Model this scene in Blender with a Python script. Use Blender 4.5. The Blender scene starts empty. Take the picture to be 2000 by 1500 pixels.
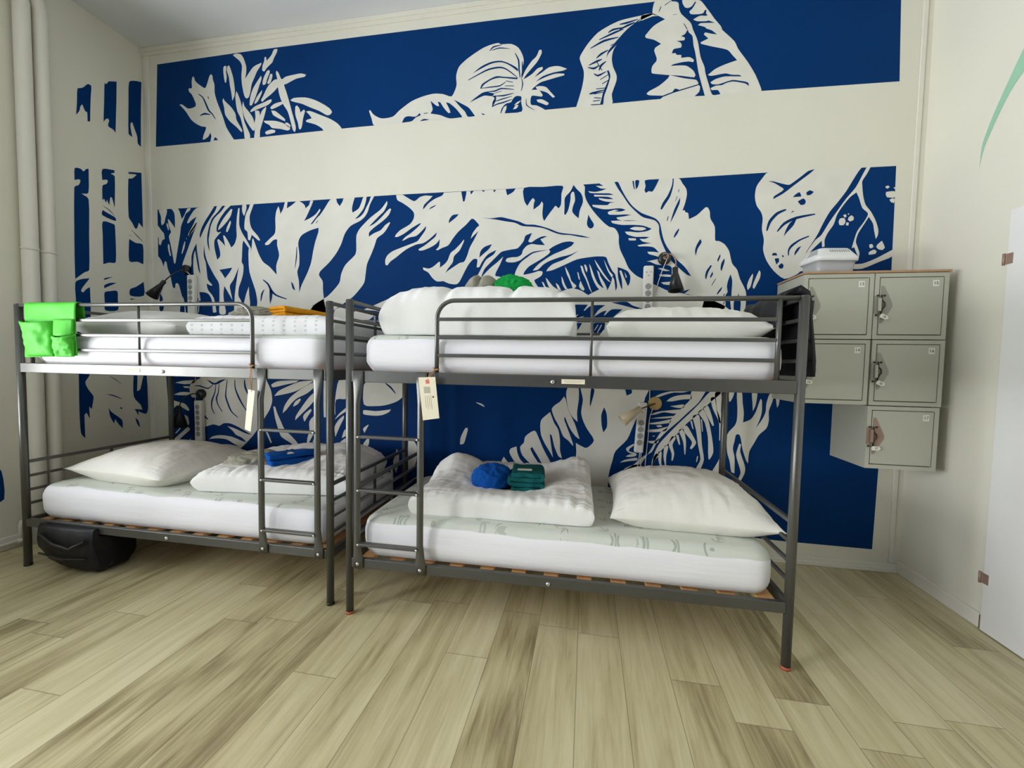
import bpy, bmesh, math, random
from mathutils import Vector, Matrix, noise
from mathutils.geometry import tessellate_polygon
PI = math.pi
SC = bpy.context.scene
COL = SC.collection
XL, XR, YF, HC = -1.2822, 4.4516, -4.9, 3.857

# ------------------------------------------------------------------ mesh builder
class MB:
    def __init__(s): s.v = []; s.f = []; s.m = []; s.sm = []
    def face(s, idx, mi=0, sm=False): s.f.append(tuple(idx)); s.m.append(mi); s.sm.append(sm)
    def box(s, x0, y0, z0, x1, y1, z1, mi=0, M=None):
        b = len(s.v)
        P = [(x0,y0,z0),(x1,y0,z0),(x1,y1,z0),(x0,y1,z0),(x0,y0,z1),(x1,y0,z1),(x1,y1,z1),(x0,y1,z1)]
        if M: P = [tuple(M @ Vector(p)) for p in P]
        s.v += P
        for q in ((0,3,2,1),(4,5,6,7),(0,1,5,4),(1,2,6,5),(2,3,7,6),(3,0,4,7)): s.face([b+i for i in q], mi)
        return s
    def loft(s, rings, mi=0, sm=True, cap=True, closed=True):
        b = len(s.v); n = len(rings[0])
        for r in rings: s.v += [tuple(p) for p in r]
        for i in range(len(rings)-1):
            for j in range(n if closed else n-1):
                k = (j+1) % n
                s.face((b+i*n+j, b+i*n+k, b+(i+1)*n+k, b+(i+1)*n+j), mi, sm)
        if cap:
            s.face([b+j for j in range(n)][::-1], mi); e = b+(len(rings)-1)*n
            s.face([e+j for j in range(n)], mi)
        return s
    def tube(s, path, r, n=10, mi=0, sm=True, cap=True, up=None):
        P = [Vector(p) for p in path]; rings = []; T0 = None
        for i, p in enumerate(P):
            t = (P[min(i+1, len(P)-1)] - P[max(i-1, 0)]).normalized()
            if i == 0:
                a = Vector(up) if up else (Vector((0,0,1)) if abs(t.z) < .9 else Vector((1,0,0)))
                N = (a - t*a.dot(t)).normalized()
            else:
                N = (N - t*N.dot(t)).normalized()
            B = t.cross(N); rr = r[i] if isinstance(r, (list, tuple)) else r
            rings.append([p + (N*math.cos(2*PI*k/n) + B*math.sin(2*PI*k/n))*rr for k in range(n)])
        return s.loft(rings, mi, sm, cap)
    def lathe(s, prof, M=None, n=24, mi=0, sm=True, cap=True):
        rings = []
        for r, z in prof:
            ring = [Vector((r*math.cos(2*PI*k/n), r*math.sin(2*PI*k/n), z)) for k in range(n)]
            rings.append([M @ p for p in ring] if M else ring)
        return s.loft(rings, mi, sm, cap)
    def prism(s, poly, y0, y1, mi=0, axis='y', sm=False):
        f = {'y': lambda a, b, d: (a, d, b), 'x': lambda a, b, d: (d, a, b), 'z': lambda a, b, d: (a, b, d)}[axis]
        return s.loft([[f(a, b, y0) for a, b in poly], [f(a, b, y1) for a, b in poly]], mi, sm)
    def grid(s, rows, mi=0, sm=True):
        b = len(s.v); n = len(rows[0])
        for r in rows: s.v += [tuple(p) for p in r]
        for i in range(len(rows)-1):
            for j in range(n-1): s.face((b+i*n+j, b+i*n+j+1, b+(i+1)*n+j+1, b+(i+1)*n+j), mi, sm)
        return s
    def build(s, name, mats, parent=None, bevel=0, seg=2, loc=None, rotz=0, fix=True):
        me = bpy.data.meshes.new(name); me.from_pydata(s.v, [], s.f)
        for m in (mats if isinstance(mats, (list, tuple)) else [mats]): me.materials.append(m)
        me.polygons.foreach_set('material_index', s.m); me.polygons.foreach_set('use_smooth', s.sm)
        if fix:
            bm = bmesh.new(); bm.from_mesh(me); bmesh.ops.recalc_face_normals(bm, faces=bm.faces); bm.to_mesh(me); bm.free()
        me.update()
        o = bpy.data.objects.new(name, me); COL.objects.link(o)
        if parent: o.parent = parent
        if loc: o.location = loc
        if rotz: o.rotation_euler.z = rotz
        if bevel:
            b = o.modifiers.new('bevel', 'BEVEL'); b.width = bevel; b.segments = seg; b.limit_method = 'ANGLE'; b.angle_limit = math.radians(40)
        return o
def empty(name, loc=(0,0,0), rotz=0):
    o = bpy.data.objects.new(name, None); COL.objects.link(o); o.location = loc; o.rotation_euler.z = rotz
    o.empty_display_size = .1; return o
def tag(o, label, cat, group=None):
    o['label'] = label; o['category'] = cat
    if group: o['group'] = group
    return o
def struct(o): o['kind'] = 'structure'; return o
def lab(o, t): o['label'] = t; return o

# ------------------------------------------------------------------ materials
class NT:
    def __init__(s, name):
        s.m = bpy.data.materials.new(name); s.m.use_nodes = True; s.t = s.m.node_tree; s.N = s.t.nodes
        s.b = s.N['Principled BSDF']
    def n(s, typ, **kw):
        x = s.N.new(typ)
        for k, v in kw.items():
            if k == 'inp':
                for a, b in v.items(): x.inputs[a].default_value = b
            else: setattr(x, k, v)
        return x
    def l(s, a, b): s.t.links.new(a, b)
    def mth(s, op, a, b=None, c=None, clamp=False):
        x = s.n('ShaderNodeMath', operation=op); x.use_clamp = clamp
        for i, q in enumerate((a, b, c)):
            if q is None: continue
            if isinstance(q, (int, float)): x.inputs[i].default_value = q
            else: s.l(q, x.inputs[i])
        return x.outputs[0]
    def ramp(s, fac, stops):
        r = s.n('ShaderNodeValToRGB'); e = r.color_ramp.elements
        while len(e) < len(stops): e.new(.5)
        for q, (p, c) in zip(e, stops): q.position = p; q.color = (*c, 1)
        s.l(fac, r.inputs[0]); return r.outputs[0]
    def mix(s, fac, a, b):
        x = s.n('ShaderNodeMix', data_type='RGBA')
        if isinstance(fac, (int, float)): x.inputs[0].default_value = fac
        else: s.l(fac, x.inputs[0])
        for i, q in ((6, a), (7, b)):
            if isinstance(q, tuple): x.inputs[i].default_value = (*q, 1)
            else: s.l(q, x.inputs[i])
        return x.outputs[2]
    def co(s, scale=(1,1,1), loc=(0,0,0)):
        t = s.n('ShaderNodeTexCoord'); m = s.n('ShaderNodeMapping'); m.inputs['Scale'].default_value = scale; m.inputs['Location'].default_value = loc
        s.l(t.outputs['Object'], m.inputs[0]); return m.outputs[0]
    def noise(s, vec, scale, detail=3, rough=.5, dist=0):
        x = s.n('ShaderNodeTexNoise'); x.inputs['Scale'].default_value = scale; x.inputs['Detail'].default_value = detail
        x.inputs['Roughness'].default_value = rough; x.inputs['Distortion'].default_value = dist
        s.l(vec, x.inputs['Vector']); return x.outputs['Fac']
    def bump(s, h, strength=.3, dist=.01):
        x = s.n('ShaderNodeBump'); x.inputs['Strength'].default_value = strength; x.inputs['Distance'].default_value = dist
        s.l(h, x.inputs['Height']); s.l(x.outputs[0], s.b.inputs['Normal'])
    def pr(s, rough=.5, metal=0, spec=.5, color=None):
        s.b.inputs['Roughness'].default_value = rough; s.b.inputs['Metallic'].default_value = metal
        s.b.inputs['Specular IOR Level'].default_value = spec
        if color is not None:
            if isinstance(color, tuple): s.b.inputs['Base Color'].default_value = (*color, 1)
            else: s.l(color, s.b.inputs['Base Color'])
        return s.m
def plain(name, col, rough=.5, metal=0, spec=.5, var=.06, nscale=6, bump=0, bscale=60, bdist=.002, stretch=(1,1,1)):
    t = NT(name); c = t.co(stretch); f = t.noise(c, nscale, 4)
    lo = tuple(max(0, q*(1-var)) for q in col); hi = tuple(min(1, q*(1+var)) for q in col)
    t.pr(rough, metal, spec, t.ramp(f, [(.25, lo), (.75, hi)]))
    if bump: t.bump(t.noise(c, bscale, 3), bump, bdist)
    return t.m
CREAM = (.755, .738, .64)
M = {}
M['wall'] = plain('cream_wall_paint', CREAM, .6, spec=.3, var=.02, nscale=2, bump=.15, bscale=120, bdist=.001)
M['wall_dark'] = plain('deep_blue_wall_paint', (.03, .05, .10), .6, spec=.2, var=.05)  # unseen front wall, made dark to cut bounced light in the room
M['mural_white'] = plain('mural_white_brushed', (.745, .735, .665), .6, spec=.25, var=.05, nscale=7, bump=.1, bscale=60, bdist=.001)
M['mural_blue'] = plain('mural_blue_paint', (.0003, .034, .150), .6, spec=.08, var=.09, nscale=1.6)
M['mint'] = plain('mint_green_paint', (.33, .60, .43), .6, spec=.3, var=.05)
M['ceil'] = plain('ceiling_paint', (.70, .715, .73), .8, spec=.2, var=.015, nscale=1)
M['trim'] = plain('trim_gloss_paint', (.78, .76, .68), .35, var=.02)
M['door'] = plain('white_door_lacquer', (.80, .80, .79), .35, var=.02)
M['metal'] = plain('grey_powder_coated_steel', (.115, .115, .108), .38, metal=.6, spec=.5, var=.06, nscale=12, bump=.05, bscale=300, bdist=.0006)
M['bolt'] = plain('zinc_bolt', (.72, .72, .72), .3, metal=1, var=.03)
M['foot'] = plain('red_brown_plastic', (.42, .10, .05), .5, var=.05)
M['wood'] = plain('pine_slat', (.60, .33, .13), .55, var=.15, nscale=3, stretch=(6,1,6))
M['linen'] = plain('white_cotton', (.86, .86, .875), .85, spec=.15, var=.015, bump=.12, bscale=90, bdist=.003)
M['pillow'] = plain('ivory_cotton', (.83, .815, .755), .85, spec=.15, var=.02, bump=.2, bscale=38, bdist=.006)
M['pillow_grey'] = plain('pale_grey_cotton', (.67, .66, .62), .85, spec=.15, var=.02, bump=.2, bscale=38, bdist=.006)
M['duvet'] = plain('quilted_white_cotton', (.85, .845, .82), .8, spec=.2, var=.02, bump=.25, bscale=45, bdist=.006)
def cloth(name, c): return plain(name, c, .9, spec=.1, var=.12, nscale=30, bump=.5, bscale=160, bdist=.003)
M['green'] = plain('bright_green_nylon', (.07, .50, .035), .6, spec=.3, var=.06, nscale=8, bump=.3, bscale=40, bdist=.004)
M['towel_green'] = cloth('green_terry', (.012, .33, .065)); M['mustard'] = cloth('mustard_terry', (.62, .27, .015)); M['greycloth'] = cloth('grey_green_cotton', (.31, .30, .24))
M['blue'] = cloth('royal_blue_cotton', (.006, .085, .38)); M['teal'] = cloth('teal_terry', (.008, .10, .105)); M['dark'] = cloth('charcoal_cotton', (.05, .045, .04))
M['black'] = plain('black_nylon', (.006, .006, .009), .55, spec=.4, var=.2, bump=.4, bscale=30, bdist=.006)
M['blackplastic'] = plain('black_plastic', (.012, .012, .012), .35, var=.1)
M['lightblack'] = plain('dark_steel_neck', (.05, .05, .05), .3, metal=.8, var=.1)
M['beige'] = plain('beige_lamp_enamel', (.62, .53, .36), .4, var=.06)
M['rose_wood'] = plain('ochre_wood', (.50, .34, .13), .5, var=.15)
M['plastic'] = plain('white_socket_plastic', (.80, .79, .74), .35, var=.02)
M['socket'] = plain('grey_socket_well', (.36, .355, .33), .5, var=.05)
M['cable'] = plain('white_cable', (.74, .73, .70), .4, var=.02)
M['locker'] = plain('sage_grey_locker_enamel', (.47, .475, .39), .42, spec=.4, var=.02, nscale=3)
M['gap'] = plain('locker_gap_dark', (.16, .16, .12), .7, var=.05)
M['hasp'] = plain('grey_steel_hasp', (.30, .295, .25), .45, metal=.4, var=.1)
M['hasp_red'] = plain('rusty_steel_hasp', (.33, .22, .17), .5, metal=.3, var=.15)
M['lock_dark'] = plain('dark_bronze_padlock', (.05, .04, .025), .4, metal=.6, var=.15)
M['paper'] = plain('white_sticker_paper', (.80, .80, .70), .6, var=.02)
M['ink'] = plain('black_ink', (.02, .02, .02), .6, var=.02)
M['card'] = plain('cream_card', (.82, .76, .58), .7, var=.03)
M['cardgrey'] = plain('grey_print_on_card', (.45, .43, .34), .7, var=.03)
M['redmark'] = plain('red_print', (.65, .16, .12), .7, var=.03)
M['string'] = plain('jute_string', (.45, .25, .11), .8, var=.2)
M['chip'] = plain('chipboard_top', (.44, .27, .15), .55, var=.12, nscale=20)
M['box_white'] = plain('white_box_plastic', (.82, .83, .83), .3, var=.01)
M['box_grey'] = plain('grey_tub_plastic', (.42, .42, .43), .35, var=.02)
M['pipe'] = plain('cream_pipe_paint', (.78, .76, .68), .35, var=.02)
M['brown'] = plain('brown_wood_end', (.20, .10, .07), .6, var=.1)
M['alu'] = plain('window_frame_paint', (.8, .8, .78), .4, var=.01)

def floor_mat():
    t = NT('oak_plank_vinyl'); tc = t.n('ShaderNodeTexCoord'); sp = t.n('ShaderNodeSeparateXYZ'); t.l(tc.outputs['Object'], sp.inputs[0])
    x, y = sp.outputs[0], sp.outputs[1]; PW, PL = .192, 1.24
    xi = t.mth('FLOOR', t.mth('DIVIDE', t.mth('ADD', x, .045), PW)); fx = t.mth('FRACT', t.mth('DIVIDE', t.mth('ADD', x, .045), PW))
    wn = t.n('ShaderNodeTexWhiteNoise', noise_dimensions='1D'); t.l(xi, wn.inputs['W'])
    yo = t.mth('ADD', t.mth('DIVIDE', y, PL), t.mth('MULTIPLY', wn.outputs['Value'], 7.3)); yi = t.mth('FLOOR', yo); fy = t.mth('FRACT', yo)
    cid = t.n('ShaderNodeCombineXYZ'); t.l(xi, cid.inputs[0]); t.l(yi, cid.inputs[1])
    w2 = t.n('ShaderNodeTexWhiteNoise', noise_dimensions='3D'); t.l(cid.outputs[0], w2.inputs['Vector']); pid = w2.outputs['Value']
    def gv(sx, sy, k):
        c = t.n('ShaderNodeCombineXYZ'); t.l(t.mth('MULTIPLY', x, sx), c.inputs[0]); t.l(t.mth('MULTIPLY', y, sy), c.inputs[1]); t.l(t.mth('MULTIPLY', pid, k), c.inputs[2]); return c.outputs[0]
    g1 = t.noise(gv(16, 1.3, 37), 1, 5, .62, 1.2); g2 = t.noise(gv(95, 4, 51), 1, 4, .6, .3); g3 = t.noise(gv(3.2, .9, 23), 1, 3, .5, .8)
    wv = t.n('ShaderNodeTexWave', wave_type='RINGS', rings_direction='X'); wv.inputs['Scale'].default_value = 1.4; wv.inputs['Distortion'].default_value = 5.5
    wv.inputs['Detail'].default_value = 3; wv.inputs['Detail Scale'].default_value = .8; t.l(gv(7, .55, 29), wv.inputs['Vector'])
    f = t.mth('ADD', t.mth('ADD', t.mth('MULTIPLY', g1, .46), t.mth('MULTIPLY', g2, .24)), t.mth('ADD', t.mth('MULTIPLY', g3, .24), t.mth('MULTIPLY', wv.outputs['Fac'], .10)))
    f = t.mth('ADD', f, t.mth('MULTIPLY', t.mth('SUBTRACT', pid, .5), .14))
    c = t.ramp(f, [(.33, (.23, .185, .09)), (.45, (.43, .37, .205)), (.55, (.55, .485, .285)), (.68, (.65, .585, .375))])
    kn = t.n('ShaderNodeTexVoronoi'); kn.inputs['Scale'].default_value = 1; t.l(gv(3.4, .95, 11), kn.inputs['Vector'])
    kf = t.mth('MULTIPLY', t.mth('SUBTRACT', .17, kn.outputs['Distance'], clamp=True), 3.4, clamp=True)
    c = t.mix(t.mth('MULTIPLY', kf, .8), c, (.17, .115, .06))
    dx = t.mth('MINIMUM', fx, t.mth('SUBTRACT', 1, fx)); dy = t.mth('MINIMUM', fy, t.mth('SUBTRACT', 1, fy))
    seam = t.mth('MAXIMUM', t.mth('LESS_THAN', dx, .009), t.mth('LESS_THAN', dy, .0016))
    c = t.mix(t.mth('MULTIPLY', seam, .55), c, (.14, .105, .06))
    t.pr(.42, 0, .45, c); t.bump(t.mth('SUBTRACT', t.mth('MULTIPLY', g2, .4), t.mth('MULTIPLY', seam, .6)), .18, .002)
    return t.m
M['floor'] = floor_mat()

def mattress_mat(name, s0, s1):
    """white stretch skirt below a wavy seam, pale green bamboo print above it"""
    t = NT(name); tc = t.n('ShaderNodeTexCoord'); sp = t.n('ShaderNodeSeparateXYZ'); t.l(tc.outputs['Object'], sp.inputs[0])
    x, y, z = sp.outputs
    def leaves(scale, seed):
        mp = t.n('ShaderNodeCombineXYZ'); t.l(t.mth('ADD', t.mth('MULTIPLY', x, scale), seed), mp.inputs[0])
        t.l(t.mth('MULTIPLY', t.mth('SUBTRACT', y, t.mth('MULTIPLY', z, 1.0)), scale), mp.inputs[1])
        v = t.n('ShaderNodeTexVoronoi', voronoi_dimensions='2D'); v.inputs['Scale'].default_value = 1; v.inputs['Randomness'].default_value = .75; t.l(mp.outputs[0], v.inputs['Vector'])
        d = t.n('ShaderNodeVectorMath', operation='SUBTRACT'); t.l(mp.outputs[0], d.inputs[0]); t.l(v.outputs['Position'], d.inputs[1])
        ds = t.n('ShaderNodeSeparateXYZ'); t.l(d.outputs[0], ds.inputs[0]); cs = t.n('ShaderNodeSeparateColor'); t.l(v.outputs['Color'], cs.inputs[0])
        out = None
        for off, ln in ((0, .36), (.75, .28), (-.6, .26)):
            a = t.mth('ADD', t.mth('MULTIPLY', cs.outputs[0], 6.2832), off); ca = t.mth('COSINE', a); sa = t.mth('SINE', a)
            p = t.mth('ADD', t.mth('MULTIPLY', ds.outputs[0], ca), t.mth('MULTIPLY', ds.outputs[1], sa))
            q = t.mth('SUBTRACT', t.mth('MULTIPLY', ds.outputs[1], ca), t.mth('MULTIPLY', ds.outputs[0], sa))
            u = t.mth('DIVIDE', t.mth('SUBTRACT', p, ln*.55), ln*.5); w = t.mth('DIVIDE', q, .034)
            e = t.mth('ADD', t.mth('MULTIPLY', u, u), t.mth('ABSOLUTE', w)); m = t.mth('LESS_THAN', e, 1)
            out = m if out is None else t.mth('MAXIMUM', out, m)
        return out
    lf = t.mth('MAXIMUM', leaves(7.5, 0), t.mth('MULTIPLY', leaves(6.0, 4.7), .7))
    wv = t.noise(t.co((220, 220, 220)), 1, 1)
    top = t.mix(t.mth('MULTIPLY', lf, .62), t.mix(wv, (.60, .635, .565), (.69, .715, .655)), (.27, .32, .255))
    nz = t.noise(t.co((3, 3, 1)), 1, 2)
    seam = t.mth('ADD', t.mth('ADD', t.mth('MULTIPLY', x, (s1-s0)/2.0), s0), t.mth('MULTIPLY', t.mth('SUBTRACT', nz, .5), .035))
    fac = t.mth('MULTIPLY', t.mth('SUBTRACT', z, seam), 400, clamp=True)
    t.pr(.85, 0, .15, t.mix(fac, (.85, .845, .885), top))
    t.bump(t.noise(t.co((1.2, 6, 14)), 3, 3), .22, .008)
    return t.m
def grid_mat():
    t = NT('white_dashed_blanket'); tc = t.n('ShaderNodeTexCoord'); sp = t.n('ShaderNodeSeparateXYZ'); t.l(tc.outputs['Object'], sp.inputs[0])
    fx = t.mth('FRACT', t.mth('MULTIPLY', sp.outputs[0], 15)); fz = t.mth('FRACT', t.mth('MULTIPLY', t.mth('ADD', sp.outputs[2], sp.outputs[1]), 38))
    d = t.mth('MULTIPLY', t.mth('LESS_THAN', t.mth('ABSOLUTE', t.mth('SUBTRACT', fx, .5)), .11), t.mth('LESS_THAN', fz, .5))
    n = t.noise(t.co(), 25, 3)
    t.pr(.85, 0, .15, t.mix(t.mth('MULTIPLY', d, t.mth('ADD', .15, t.mth('MULTIPLY', n, .6))), (.84, .84, .84), (.40, .40, .42))); t.bump(t.noise(t.co(), 40, 3), .25, .006); return t.m
M['grid'] = grid_mat()

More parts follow.
